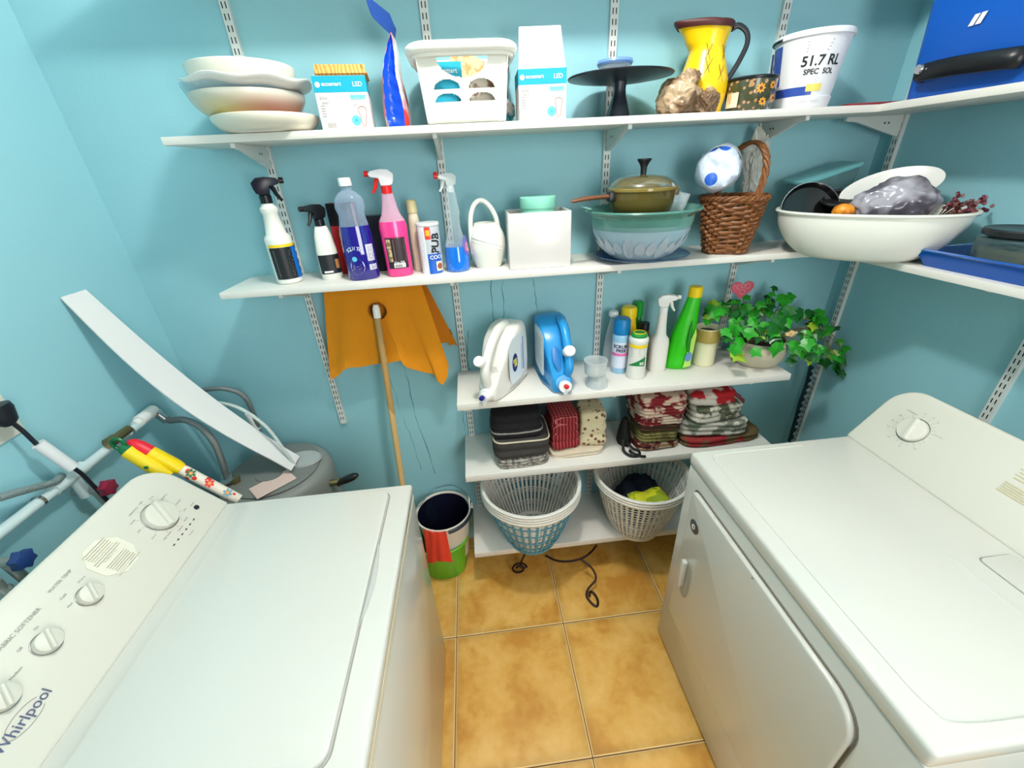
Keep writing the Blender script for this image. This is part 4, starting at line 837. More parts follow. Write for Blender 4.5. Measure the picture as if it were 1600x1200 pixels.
# dried flower sprays
fs = thing('dried_flowers', 'dried dark red flower sprays poking from the right end of the white basin', 'dried flowers', bl(.165, .02, .12), brot)
rd = random.Random(12); st_, bu_ = [], []
for k in range(16):
    a = rd.uniform(-.9, 1.3); L_ = rd.uniform(.05, .10); e_ = Vector((math.cos(a)*L_, rd.uniform(-.05, .05), abs(math.sin(a))*L_*.75+.01))
    P = cat([(0, 0, -.01), e_*.5+Vector((0, 0, .006)), e_], 4); st_.append(tube(P, .0011, 5))
    for q in range(7):
        c_ = e_*rd.uniform(.55, 1.05)+Vector([rd.uniform(-.01, .01) for _ in range(3)]); bu_.append(mv(sc(lathe([(0, -.005), (.0045, -.002), (.004, .003), (0, .005)], 8), 1, 1, 1.1), *c_))
part('stem', mg(*st_), M('dry_stem', (96, 62, 60), .7), fs); part('blossom', mg(*bu_), M('dry_blossom', (96, 30, 50), .7, rgb2=(150, 100, 90), pat='blotch', ps=60), fs)
# clear food box with teal lid, tilted behind the basin
t = thing('food_container', 'clear food container with teal lid tilted behind the white basin', 'food container', (2.462, -.105, ZM+.235), .0, tilt=(.05, -.26))
part('container', mv(mp(prism(rrect(.20, .11, .02, 5), .055), lambda v: (v.x*(.86+.14*v.z/.055), v.y*(.86+.14*v.z/.055), v.z)), 0, 0, -.055), film('smoky_clear', (120, 160, 165), .35, .08), t, bevel=.003)
part('lid', mv(prism(rrect(.215, .125, .022, 5), .010), 0, 0, .0005), film('lid_teal', (120, 190, 196), .55, .15), t, bevel=.003)
solo('shade_box', cbox(.13, .09, .165), M('box_dark', (30, 36, 40), .6), 'dark stand-in box for the shade at the back of the shelf under the clear container', 'box', (2.520, -.058, ZM), .0, bevel=.002)  # dark box added where only shade lies; it also props the container

# blue tray with a lidded dark container
t = thing('plastic_tray', 'deep translucent blue plastic tray on the right wall shelf', 'tray', (2.590, -.680, ZM), 0)
BT = M('tray_blue', (4, 92, 190), .2, trans=.25)
TW, TD = .205, .34
part('tray_base', box(-.085, .085, -.15, .15, 0, .004), BT, t)
w4 = []
def twall(a, b, a1, b1): return sheet(lambda u, v: tuple(Vector(a)*(1-u)*(1-v)+Vector(b)*u*(1-v)+Vector(a1)*(1-u)*v+Vector(b1)*u*v), 4, 3, .003)
c0 = [(-.085, -.15, 0), (.085, -.15, 0), (.085, .15, 0), (-.085, .15, 0)]; c1 = [(-.107, -.175, .046), (.107, -.175, .046), (.107, .175, .046), (-.107, .175, .046)]
part('tray_wall', mg(*[twall(c0[k], c0[(k+1) % 4], c1[k], c1[(k+1) % 4]) for k in range(4)]), BT, t, smooth=False)
part('tray_rim', tube([(x, y, .046) for x, y in rrect(.214, .35, .012, 4)], .004, 6, True), BT, t)
t = thing('food_jar', 'squat smoky container with black lid sitting in the blue tray', 'container', (2.598, -.665, ZM+.0045), 0)
part('container', prism(rrect(.13, .15, .03, 5), .085), film('smoky_glass', (70, 90, 92), .6, .08), t, bevel=.004)
part('contents', mv(prism(rrect(.115, .13, .03, 5), .055), 0, 0, .004), M('pale_contents', (176, 172, 130), .6, rgb2=(40, 44, 44), pat='blotch', ps=12), t)
part('lid', mv(lathe([(0, .0855), (.068, .0855), (.084, .092), (.087, .104), (.083, .108), (.070, .104), (0, .101)], 48, .9, 1), 0, 0, 0), M('black_lid', (34, 38, 40), .3), t)

# ================================================================== lower shelf
JW = M('jug_white', (232, 230, 222), .35)
def jug(name, label, loc, rot, body, cap_m, spig, H=.275):
    """detergent jug lying on its side: spigot low at the front (-y), handle on top, base at the wall"""
    t = thing(name, label, 'detergent jug', loc, rot, 'detergent jugs'); t.scale = (1, 1, .92)
    W2_, prof = .060, [(-.055, .0), (.120, .0), (.138, .02), (.138, .20), (.120, .262), (.075, .272), (.030, .262), (-.03, .215), (-.075, .150), (-.112, .085), (-.128, .055), (-.128, .012), (-.105, .0)]
    P = cat([(a, b, 0) for a, b in prof], 5, True); P = [(p_.x, p_.y) for p_ in P]
    pr_ = []
    lay = [(-1, .86), (-.93, .94), (-.75, .985), (0, 1), (.75, .985), (.93, .94), (1, .86)]
    cx = sum(p_[0] for p_ in P)/len(P); cz = sum(p_[1] for p_ in P)/len(P); V, F = [], []
    nP = len(P)
    for li, (sx_, s_c) in enumerate(lay):
        for (a, b) in P:
            taper = .62+.38*min(1, max(0, (a+.13)/.12))
            V.append((sx_*W2_*taper, cx+(a-cx)*s_c, max(.0005, cz+(b-cz)*s_c)))
    for li in range(len(lay)-1):
        for k in range(nP): F.append((li*nP+k, li*nP+(k+1) % nP, (li+1)*nP+(k+1) % nP, (li+1)*nP+k))
    F.append(tuple(range(nP))[::-1]); F.append(tuple(range((len(lay)-1)*nP, len(lay)*nP)))
    part('jug_body', mk(V, F), body, t)
    return t
t = jug('detergent_jug', 'white detergent jug lying on its side with a blue push spigot', (1.274, -.178, Z3), -.52, JW, WPL, BLUEP)
part('handle', tube(cat([(0, .055, .270), (0, -.012, .262), (0, -.075, .222), (0, -.118, .165), (0, -.128, .125), (0, -.120, .085), (0, -.105, .062)], 6), [.018]*37, 12), JW, t)
part('fill_cap', mv(rx(lathe([(0, 0), (.021, 0), (.021, .03), (.019, .033), (0, .033)], 28), .95), -.012, -.122, .172), WPL, t)
part('spigot_neck', mv(rx(lathe([(0, 0), (.028, 0), (.027, .03), (.022, .036), (0, .036)], 30), 1.45), 0, -.110, .036), WPL, t)
sp = part('spigot', mv(mg(rx(lathe([(0, 0), (.020, 0), (.020, .018), (0, .018)], 28), PI/2), mv(lathe([(0, -.022), (.008, -.022), (.010, 0), (0, .0)], 16), 0, -.010, -.010)), 0, -.145, .035), WPL, t)
part('push_button', mv(rx(lathe([(0, 0), (.0095, 0), (.009, .012), (.006, .014), (0, .014)], 20), PI/2), 0, -.163, .042), M('navy_button', (26, 32, 130), .35), sp)
L1 = mg(mi(mp(prism([(.105*math.cos(a)*.95, .112*math.sin(a)) for a in [2*PI*k/32 for k in range(32)]], .0006), lambda v: v), 0))
side = lambda m, off=.0: frame(m, (.0606, .02, .135), (0, 1, 0), (0, 0, 1), off)
part('label', side(mv(mg(mi(prism(rrect(.17, .20, .05, 6), .0005), 0), mi(mv(rect(.010, .15), .045, 0, .001), 1), mi(mv(rect(.004, .12), .03, -.01, .001), 1)), .015, 0), .0), [M('jug_label', (222, 230, 234), .4), M('label_blue4', (110, 160, 214), .4)], t, smooth=False)
part('label_badge', side(mg(mi(mv(disc(.030, 28, 0, .8, 1.35), -.02, -.01, .0014), 0), mi(mv(rz(text('all', .042, 0, .03), PI/2), -.02, -.01, .002), 1))), [M('navy_ink', (22, 40, 120), .4), M('badge_yellow', (240, 232, 90), .4)], t, smooth=False)
part('fine_print', frame(lines(.03, .05, 9, .0018, 0, 3), (.02, -.085, .135), (.9, .3, 0), (0, -.45, .9), .012), LGREY, t, smooth=False)
JB = M('jug_blue', (40, 148, 214), .28)
t = jug('detergent_jug', 'bright blue detergent jug lying on its side with a red push spigot', (1.490, -.150, Z3), .05, JB, WPL, RED)
part('handle', tube(cat([(.030, .05, .262), (.030, -.02, .252), (.030, -.07, .200), (.030, -.10, .150), (.028, -.115, .105), (.02, -.105, .07)], 6), [.017]*31, 12), JB, t)
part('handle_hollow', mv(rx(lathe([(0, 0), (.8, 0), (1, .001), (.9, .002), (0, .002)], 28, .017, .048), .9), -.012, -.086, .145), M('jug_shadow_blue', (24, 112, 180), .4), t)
part('fill_cap', mv(rx(lathe([(0, 0), (.022, 0), (.022, .03), (.020, .033), (0, .033)], 28), .95), .030, -.088, .165), WPL, t)
part('spigot_neck', mv(rx(lathe([(0, 0), (.038, 0), (.037, .02), (.030, .030), (0, .032)], 30), 1.3), .004, -.100, .044), JB, t)
sp = part('spigot', mv(mg(rx(lathe([(0, 0), (.024, 0), (.024, .016), (0, .016)], 28), 1.35), mv(lathe([(0, -.016), (.009, -.016), (.010, 0), (0, .0)], 16), 0, -.012, -.014)), .006, -.134, .040), WPL, t)
part('push_button', mv(rx(lathe([(0, 0), (.0095, 0), (.009, .012), (.006, .014), (0, .014)], 20), 1.35), .008, -.149, .046), RED, sp)
part('label', frame(mg(mi(prism(rrect(.16, .19, .03, 5), .0006), 0), mi(mv(lines(.10, .13, 9, .004, 0, 3), 0, 0, .0012), 1)), (-.0606, .0, .150), (0, -1, 0), (0, 0, 1), 0), [M('jug_label', (222, 230, 234), .4), GREY], t, smooth=False)
part('base_cap', mv(sc(prism(rrect(.118, .215, .04, 6), .012), 1, 1, 1), 0, 0, 0) if False else frame(prism(rrect(.112, .235, .04, 6), .006), (0, .128, .136), (-1, 0, 0), (0, 0, 1), 0), M('jug_dark_blue', (0, 110, 168), .3), t)

t = thing('dosing_cup', 'clear plastic dosing cup stacked upright, left one by the blue jug', 'measuring cup', (1.633, -.235, Z3+.052), 0, 'dosing cups')
part('cup_body', lathe([(0, .001), (.036, 0), (.040, .004), (.044, .055), (.045, .057), (.042, .057), (.038, .006), (0, .003)], 44), CLOUDY, t)
t = thing('dosing_cup', 'clear plastic dosing cup turned upside down beneath the other one', 'measuring cup', (1.642, -.237, Z3+.0005), 0, 'dosing cups')
part('cup_body', lathe([(.041, 0), (.043, .001), (.038, .006), (.032, .048), (.030, .051), (0, .051), (0, .049), (.029, .049), (.036, .006)], 44), CLOUDY, t)

t = bottle_thing('clear_bottle', 'empty clear bottle with round white cap behind the blue aerosol can', 'bottle', 1.752, -.060, Z3)
part('bottle', lathe([(0, 0), (.030, 0), (.033, .005), (.032, .07), (.026, .13), (.017, .175), (.012, .20), (.0115, .215), (0, .215)], 36, sm=2), CLOUDY, t)
part('cap', lathe([(0, .214), (.018, .216), (.020, .226), (.017, .236), (0, .238)], 28), WPL, t)
t = bottle_thing('aerosol_can', 'blue-topped aerosol can with white and pink label on lower shelf', 'aerosol can', 1.765, -.130, Z3)
part('can_body', lathe([(0, 0), (.031, 0), (.0325, .003), (.0325, .165), (.030, .170), (0, .170)], 40), M('can_pale_blue', (150, 196, 226), .3), t)
part('cap', lathe([(0, .168), (.033, .168), (.0335, .172), (.0325, .222), (.028, .230), (0, .231)], 40), M('cap_blue', (10, 118, 178), .35), t)
part('label', wrap(mg(mi(mv(rect(.09, .128, 24, 1), 0, .0), 0), mi(mv(rect(.078, .012, 20, 1), 0, -.004, .0006), 1), mi(mv(rect(.09, .02, 20, 1), 0, .058, .0006), 2)), .0325, A0, .090, .0004), [M('label_ice', (214, 222, 238), .4), M('label_pink', (226, 110, 170), .4), M('label_sky', (150, 200, 226), .4)], t, smooth=False)
part('lettering', wrap(mg(mv(text('SCRUB', .0185, 0, .03), 0, .030), mv(text('FREE', .0185, 0, .03), .004, .013)), .0325, A0, .090, .0014), M('ink_navy', (20, 24, 50), .4), t, smooth=False)
t = bottle_thing('yellow_bottle', 'yellow bottle half hidden behind the blue aerosol can', 'bottle', 1.815, -.065, Z3)
part('bottle', lathe([(0, 0), (.033, 0), (.036, .005), (.036, .15), (.030, .19), (.028, .21), (0, .21)], 32, 1, .8), M('yellow_bottle', (240, 190, 20), .35), t)
part('cap', lathe([(0, .21), (.031, .21), (.031, .245), (.026, .252), (0, .252)], 28), YELLOW, t)
t = bottle_thing('green_bottle', 'narrow green bottle at the back between yellow bottle and white spray', 'bottle', 1.868, -.035, Z3)
part('bottle', lathe([(0, 0), (.018, 0), (.020, .004), (.020, .15), (.014, .19), (.012, .20), (0, .20)], 28), M('bottle_green', (20, 130, 40), .3), t)
part('cap', lathe([(0, .20), (.017, .20), (.018, .255), (.012, .262), (0, .262)], 24), M('cap_green', (24, 150, 50), .35), t)
t = bottle_thing('black_capped_bottle', 'small bottle with black cap behind the green and white powder can', 'bottle', 1.872, -.095, Z3)
part('bottle', lathe([(0, 0), (.022, 0), (.024, .004), (.024, .14), (.018, .16), (0, .16)], 28), M('amber_brown', (120, 70, 30), .3), t)
part('cap', lathe([(0, .16), (.020, .16), (.020, .190), (0, .192)], 24), BLACK, t)
t = bottle_thing('powder_can', 'white shaker can with green cap, yellow band and green swoosh', 'can', 1.815, -.188, Z3)
qf = lambda z: .036 if True else 0
part('can_body', lathe([(0, 0), (.036, 0), (.038, .004), (.036, .06), (.0345, .10), (.036, .15), (.038, .158), (.036, .168), (.030, .174), (0, .174)], 44), M('can_white2', (224, 224, 216), .35), t)
part('cap', lathe([(0, .173), (.031, .173), (.031, .182), (.027, .186), (.022, .188), (.018, .184), (0, .184)], 40), M('cap_green2', (30, 140, 60), .35), t)
part('cap_ring', tube([(.0225*math.cos(2*PI*k/30), .0225*math.sin(2*PI*k/30), .188) for k in range(30)], .002, 6, True), YELLOW, t)
part('yellow_band', wrap(mv(rect(.095, .012, 26, 1), 0, .055), .0362, A0, .086, .0008), YELLOW, t, smooth=False)
part('green_swoosh', wrap(sheet(lambda u, v: ((u-.5)*.07, -.030+.004*math.sin(u*3)+v*.040*u**1.1, 0), 18, 3), .0362, A0, .086, .0008), M('swoosh_green', (20, 130, 64), .4), t, smooth=False)
part('lettering', wrap(mv(text('BE', .016, 0, .03), .02, -.016), .0362, A0, .086, .0018), WPL, t, smooth=False)
part('fine_print', wrap(mv(lines(.04, .04, 8, .0012, 0, 3), -.005, .03), .0362, A0, .086, .0009), LGREY, t, smooth=False)
t = bottle_thing('spray_bottle', 'white spray bottle with white trigger in the middle of lower shelf', 'spray bottle', 1.920, -.145, Z3, rot=0)
part('bottle', lathe([(0, 0), (.033, 0), (.036, .005), (.036, .12), (.034, .138), (.024, .150), (.021, .16), (.018, .19), (.016, .235), (.0155, .25), (0, .25)], 40, 1, .8, 2.8), JW, t)
part('label', frame(mg(mi(rect(.02, .085), 0), mi(mv(rect(.012, .02), 0, -.02, .0006), 1)), (.0362, 0, .07), (0, 1, 0), (0, 0, 1), .0012), [M('label_cream', (230, 220, 200), .4), M('cap_green2', (30, 140, 60), .35)], t, smooth=False)
spray_head(t, .246, (WPL, WPL, WPL), flip=-1, rot=-.15, s=1.05)
t = bottle_thing('cleaner_bottle', 'bright green cleaner bottle with yellow cap and grip on lower shelf', 'bottle', 2.020, -.135, Z3, rot=-.2)
GB = M('bottle_lime', (44, 190, 10), .3)
gbod = lathe([(0, 0), (.044, 0), (.049, .005), (.050, .03), (.049, .10), (.044, .16), (.036, .21), (.030, .25), (.026, .285), (.024, .30), (0, .30)], 48, 1, .72, 2.3, sm=0)
part('bottle', mp(gbod, lambda v: (v.x+.034*(v.z/.3)**1.3-.012, v.y, v.z)), GB, t)
part('grip', tube(cat([(.026, -.033, .06), (.016, -.036, .11), (.016, -.034, .17), (.020, -.026, .21)], 6), [.002, .003, .0045, .006, .007, .0075, .008, .008, .008, .0075, .007, .0065, .006, .0055, .005, .004, .003, .002, .001], 10), M('bottle_green2', (16, 128, 24), .35), t)
part('cap', mv(lathe([(0, .298), (.026, .298), (.025, .334), (.022, .337), (0, .337)], 32), .022, 0, 0), YELLOW, t)
part('label', frame(mg(mi(prism([(-.012, -.06), (.020, -.055), (.020, .08), (.012, .11), (.0, .06)], .0004), 0), mi(mv(disc(.019, 20, 0, .8, 1.1), .004, -.012, .001), 1)), (.020, -.0365, .07), (1, .25, 0), (.04, 0, 1), .0012), [M('label_lime', (180, 220, 100), .4), M('blue_blob', (100, 140, 190), .4)], t, smooth=False)
t = bottle_thing('lidded_cup', 'cream ceramic cup with olive band and dark opening left of the ivy', 'cup', 2.130, -.125, Z3)
part('cup_body', lathe([(0, 0), (.041, 0), (.045, .004), (.046, .105), (.050, .107), (.050, .16), (.047, .162), (.044, .158), (.042, .01), (0, .01)], 44), M('cup_cream', (220, 216, 180), .4), t)
part('olive_band', lathe([(.0465, .1065), (.0515, .1065), (.0515, .158), (.0505, .160)], 44), M('band_olive', (160, 140, 70), .4), t)
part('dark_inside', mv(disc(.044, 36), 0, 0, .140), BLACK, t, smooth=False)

# potted ivy
pl = thing('potted_ivy', 'green ivy spilling from a round grey-beige pot at the end of lower shelf', 'potted plant', (2.345, -.155, Z3), 0)
part('pot', lathe([(0, 0), (.070, 0), (.085, .008), (.102, .035), (.106, .065), (.103, .09), (.096, .105), (.091, .105), (.098, .085), (.09, .03), (0, .015)], 56, 1, .95, sm=0), M('pot_beige', (186, 180, 156), .55), pl)
part('soil', mv(disc(.093, 36), 0, 0, .088), M('soil', (44, 32, 24), .9, bump=.5), pl)
rd = random.Random(5)
def ivy_leaf(c, nrm, up, s):
    nrm = nrm.normalized(); r_ = up.cross(nrm); r_ = r_.normalized() if r_.length > .01 else Vector((1, 0, 0)); u_ = nrm.cross(r_)
    pts = [(0, -.55), (.28, -.62), (.60, -.35), (.55, -.12), (.86, .12), (.48, .30), (.32, .42), (0, 1.0), (-.32, .42), (-.48, .30), (-.86, .12), (-.55, -.12), (-.60, -.35), (-.28, -.62)]
    V = [c] + [c + (r_*x + u_*y)*s*.5 - nrm*(abs(x)*.18+.10*y*y)*s*.5 for x, y in pts]
    return mk(V, [(0, k+1, (k+1) % len(pts)+1) for k in range(len(pts))])
base = Vector((0, 0, .10)); lv = [[], [], []]; sts = []
targets = []
for px, py, yy, n_, s in ((1118, 478, -.10, 5, .05), (1110, 500, -.15, 5, .045), (1140, 480, -.12, 6, .06), (1150, 505, -.20, 6, .055), (1160, 545, -.26, 4, .06), (1135, 525, -.22, 4, .045), (1172, 505, -.22, 5, .05), (1210, 455, -.08, 2, .04), (1190, 480, -.12, 6, .055), (1225, 485, -.15, 6, .06), (1210, 510, -.23, 5, .06), (1212, 530, -.27, 4, .065), (1190, 515, -.25, 5, .055), (1235, 500, -.2, 6, .06), (1255, 490, -.15, 5, .05), (1270, 500, -.17, 5, .055), (1283, 497, -.12, 4, .045), (1290, 520, -.18, 4, .05), (1275, 530, -.22, 5, .045), (1250, 550, -.26, 5, .055), (1265, 560, -.28, 5, .05), (1285, 550, -.22, 4, .05), (1300, 520, -.15, 3, .045), (1305, 550, -.18, 3, .045), (1310, 560, -.2, 4, .055), (1328, 570, -.18, 3, .055), (1335, 580, -.18, 2, .05), (1240, 545, -.25, 3, .04), (1160, 470, -.08, 4, .045), (1200, 470, -.08, 4, .045), (1100, 490, -.08, 3, .045), (1232, 470, -.08, 3, .045)):
    P = ony(px, py, yy) - Vector((2.345, -.155, Z3)); targets.append(P)
    st = cat([base+Vector((P.x*.15, P.y*.15, -.01)), base+Vector((P.x*.55, P.y*.6, max(P.z-.10, 0)*.6+.035)), P], 5); sts.append(tube(st, .0016, 5, i=0))
    for k in range(n_):
        c = P + Vector((rd.gauss(0, .020), rd.gauss(0, .015), rd.gauss(0, .018)))
        c.y = min(c.y, .14); c.x = min(c.x, .385)
        nn = Vector((rd.gauss(-.35, .45), -.75+rd.gauss(0, .35), .65+rd.gauss(0, .35))); up = Vector((rd.gauss(0, .6), -.2, -1+rd.gauss(0, .5)))
        q = rd.random(); lv[0 if q < .62 else 1 if q < .92 else 2].append(ivy_leaf(c, nn, up, s*rd.uniform(.95, 1.45)))
part('stem', mg(*sts), M('ivy_stem', (112, 110, 60), .6), pl)
part('foliage', mg(mi(mg(*lv[0]), 0), mi(mg(*lv[1]), 1), mi(mg(*lv[2]), 2)), [M('ivy_green', (40, 150, 34), .3, var=.25, vs_=20), M('ivy_dark', (20, 92, 30), .3, var=.2, vs_=20), M('ivy_yellow', (140, 176, 40), .35, var=.15, vs_=20)], pl, smooth=False)
P = ony(1236, 520, -.30)-Vector((2.345, -.155, Z3))
part('dried_leaf', noisy(mv(crumple(.018, 1.2, .6, .6, .5, 2, 3, 3), P.x-.0, P.y, P.z-.012), .003, 60), M('dry_leaf', (196, 168, 120), .7), pl)
P = ony(1160, 452, -.14)
hp_ = thing('heart_pick', 'pink heart-shaped plant pick with holes standing among the ivy', 'plant pick', (P.x, P.y, Z3+.104), 0)
hz = P.z-Z3-.104
ht = [(16*math.sin(a)**3/16*.046, (13*math.cos(a)-5*math.cos(2*a)-2*math.cos(3*a)-math.cos(4*a))/16*.040) for a in [2*PI*k/36 for k in range(36)]]
part('heart', mp(prism(ht[::-1], .004), lambda v: (v.x, v.z, v.y+hz)), M('heart_pink', (196, 84, 104), .4), hp_, bevel=.001)
part('swirl', mg(*[mv(tube([(r_*math.cos(a), -.002, r_*math.sin(a)) for a in [2*PI*k/16 for k in range(16)]], .0014, 5, True), x, 0, hz+z) for x, z, r_ in ((-.018, .012, .009), (.018, .012, .009), (.0, -.010, .010), (0, .014, .006))]), M('heart_light', (230, 150, 160), .4), hp_)
part('stick', tube([(0, .002, 0), (0, .002, hz-.035)], .0018, 6), M('pick_green', (30, 90, 40), .5), hp_)

# hanging dark strap under the plant
A_ = ony(1268, 572, -.10); B_ = ony(1250, 682, -.10)
hs_ = thing('beaded_strap', 'dark hanging strap with pale round studs, right of the shelf end below the ivy', 'strap', (A_.x, A_.y, A_.z-.30))
pp = cat([(0, 0, .30), (.008, 0, .20), (.006, 0, .10), (.012, 0, .0), (.016, 0, -.12)], 6)
part('strap', tube(pp, .015, 8, flat=.25), M('strap_dark', (24, 40, 48), .5), hs_)
for k in range(1, len(pp)-1, 2): part('stud', tf(lathe([(0, 0), (.009, 0), (.007, .003), (0, .004)], 14), Matrix.Translation((pp[k].x, -.014, pp[k].z)) @ Matrix.Rotation(PI/2, 4, 'X')), M('stud_pale', (130, 150, 156), .4), hs_)

# ================================================================== cloth shelf
def folded(name, label, loc, w_, d_, h_, mat, layers=3, rot=0, seed=1, cat_='folded cloth', group=None, edge=None, amp=.0065, taper=1.0, tilt=None):
    t = thing(name, label, cat_, loc, rot, group, tilt)
    prof = [(0, 0), (.93, 0)]
    for k in range(layers):
        z0 = h_*k/layers; z1 = h_*(k+1)/layers; dz = z1-z0; s_c = 1-(1-taper)*(k/layers)
        prof += [(s_c*.95, z0+dz*.08), (s_c*1.0, z0+dz*.3), (s_c*1.0, z0+dz*.7), (s_c*.95, z0+dz*.93)]
    prof += [(prof[-1][0]*.85, h_*1.0), (prof[-1][0]*.45, h_*1.02), (0, h_*1.02)]
    m = lathe(prof, 96, w_/2, d_/2, 6)
    m = noisy(m, amp, 12, seed); m = noisy(m, amp*.3, 60, seed+1)
    m = mp(m, lambda v: (v.x, v.y, max(v.z, .0)))
    b_ = part('cloth', m, mat, t, ang=70)
    if edge:
        ms = []
        for k in range(layers+1 if edge[1] == 'all' else 1):
            z = h_*(k/layers) if edge[1] == 'all' else h_*edge[1]; z = min(max(z, .004), h_*.97)
            q = [(se(a, 6)[0]*w_/2*.985, se(a, 6)[1]*d_/2*.985, z) for a in [2*PI*j/72 for j in range(72)]]
            ms.append(noisy(tube(q, .0035, 6, True), amp*.8, 12, seed))
        part('trim', mg(*ms), edge[0], t)
    return t
G4 = 'folded kitchen cloths on the low shelf'
CLB = M('cloth_charcoal', (62, 58, 56), .9, bump=.6, bs=200)
folded('folded_towel', 'grey mottled folded cloth at the very bottom of the left stack', (1.334, -.178, Z4+.0005), .225, .205, .045, M('cloth_grey_mottle', (170, 166, 156), .9, rgb2=(110, 104, 96), pat='blotch', ps=50, bump=.6, bs=200), 3, .04, 3, group=G4)
folded('folded_towel', 'dark grey folded towel with cream edging in the left stack', (1.334, -.178, Z4+.0475), .235, .205, .085, CLB, 2, .0, 5, group=G4, edge=(M('trim_cream', (200, 190, 165), .8), .99), amp=.005)
folded('folded_towel', 'black folded cloth with thin grey curved stripe, on top of the left stack', (1.320, -.168, Z4+.1350), .215, .185, .105, M('cloth_black', (24, 22, 26), .9, bump=.5, bs=150), 3, -.03, 7, group=G4, edge=(M('trim_grey', (140, 134, 128), .8), .25), taper=.9)
folded('folded_towel', 'pale cream folded cloth lying flat below the red checked one', (1.575, -.155, Z4+.0005), .24, .19, .028, M('cloth_cream', (214, 200, 176), .9, var=.08, vs_=40), 2, .03, 9, group=G4)
folded('folded_towel', 'red checked folded cloth with thin white lines', (1.523, -.150, Z4+.0300), .130, .165, .160, M('cloth_red_check', (126, 12, 24), .85, rgb2=(196, 110, 110), pat='check', ps=70), 4, .08, 11, group=G4, taper=.85)
folded('folded_towel', 'cream folded cloth printed with berries and dark outlines', (1.650, -.145, Z4+.0300), .125, .160, .155, M('cloth_cream_print', (214, 202, 166), .85, rgb2=(120, 80, 60), pat='spots', ps=45), 3, -.1, 13, group=G4, taper=.8)
# black strap hanging over
part_s = thing('apron_strap', 'black looped strap trailing from between the cloth stacks', 'strap', (1.800, -.20, Z4+.001))
BKC = M('strap_black', (14, 14, 16), .7)
part('strap_body', mg(noisy(mp(lathe([(0, 0), (.034, .0), (.030, .04), (.022, .09), (.012, .12), (0, .125)], 28, .9, 1.3), lambda v: (v.x, v.y+.03, v.z)), .006, 20, 4)), BKC, part_s)
part('loop', mg(tube(cat([(-.02, -.015, .04), (-.028, -.05, .012), (-.01, -.085, .006), (.025, -.088, .006), (.036, -.06, .006), (.015, -.045, .012), (-.005, -.02, .03)], 6), .006, 8, flat=.8), tube(cat([(.0, -.05, .006), (.0, -.075, .014), (.03, -.095, .008), (.05, -.098, .006)], 6), .006, 8, flat=.8)), BKC, part_s)
KX, KY = 1.925, -.165
z = Z4+.0005
for nm, lb, w_, d_, h_, mt_, ly in (
    ('folded_towel', 'maroon folded cloth with pale edge at the bottom of the tall stack', .185, .190, .034, M('cloth_maroon', (86, 22, 24), .85, rgb2=(180, 150, 120), pat='blotch', ps=30), 2),
    ('folded_towel', 'olive green folded cloth above the maroon one in the tall stack', .170, .185, .050, M('cloth_olive', (132, 124, 72), .85, rgb2=(96, 88, 46), pat='blotch', ps=30), 3),
    ('folded_towel', 'brown folded cloth in the middle of the tall stack', .180, .190, .032, M('cloth_brown', (74, 50, 34), .85, var=.2, vs_=30), 2),
    ('folded_towel', 'red and white striped folded cloth in the tall stack', .195, .195, .040, M('cloth_stripe', (112, 22, 26), .85, rgb2=(206, 184, 164), pat='blotch', ps=26), 3),
    ('folded_towel', 'cream folded cloth with red fruit print, second from top of the tall stack', .205, .200, .044, M('cloth_fruit', (196, 170, 150), .85, rgb2=(120, 24, 28), pat='blotch', ps=26), 3),
    ('folded_towel', 'dark red folded cloth with white curls on the very top of the tall stack', .200, .195, .042, M('cloth_top', (128, 22, 30), .85, rgb2=(206, 182, 160), pat='blotch', ps=20), 3)):
    folded(nm, lb, (KX, KY, z), w_, d_, h_, mt_, ly, random.Random(w_).uniform(-.05, .05), int(w_*1000), group=G4); z += h_*1.02+.003
z = Z4+.0005
LX, LY = 2.190, -.150
for lb, dx, w_, d_, h_, mt_, ly, rt in (
    ('red and green patterned cloth spread widest at the bottom of the right pile', .02, .36, .245, .042, M('cloth_redgreen', (150, 34, 40), .85, rgb2=(98, 84, 50), pat='blotch', ps=12), 2, .05),
    ('white cloth with grey marbled flowers in the middle of the right pile', -.01, .29, .225, .065, M('cloth_marble', (206, 200, 190), .85, rgb2=(110, 116, 100), pat='blotch', ps=16), 3, -.15),
    ('white and green leafy cloth in the right pile under the red flowers', -.02, .235, .21, .070, M('cloth_leaf', (206, 200, 184), .85, rgb2=(84, 90, 66), pat='blotch', ps=22), 3, .1),
    ('white cloth with big red flowers on top of the right pile', -.04, .20, .19, .055, M('cloth_redflower', (212, 204, 190), .85, rgb2=(170, 22, 30), pat='blotch', ps=14), 2, -.05)):
    folded('folded_towel', lb, (LX+dx, LY, z), w_, d_, h_, mt_, ly, rt, int(w_*1000)+3, group=G4, amp=.007); z += h_*1.02+.003
solo('pink_cloth', noisy(crumple(.06, .9, 1.1, .75, .3, 1.6, 17), .003, 30), M('cloth_pink', (166, 84, 90), .9, var=.1, vs_=30), 'crumpled dusty pink cloth at the right end of the low shelf', 'cloth', (2.352, -.045, Z4+.048), 0, ang=70)

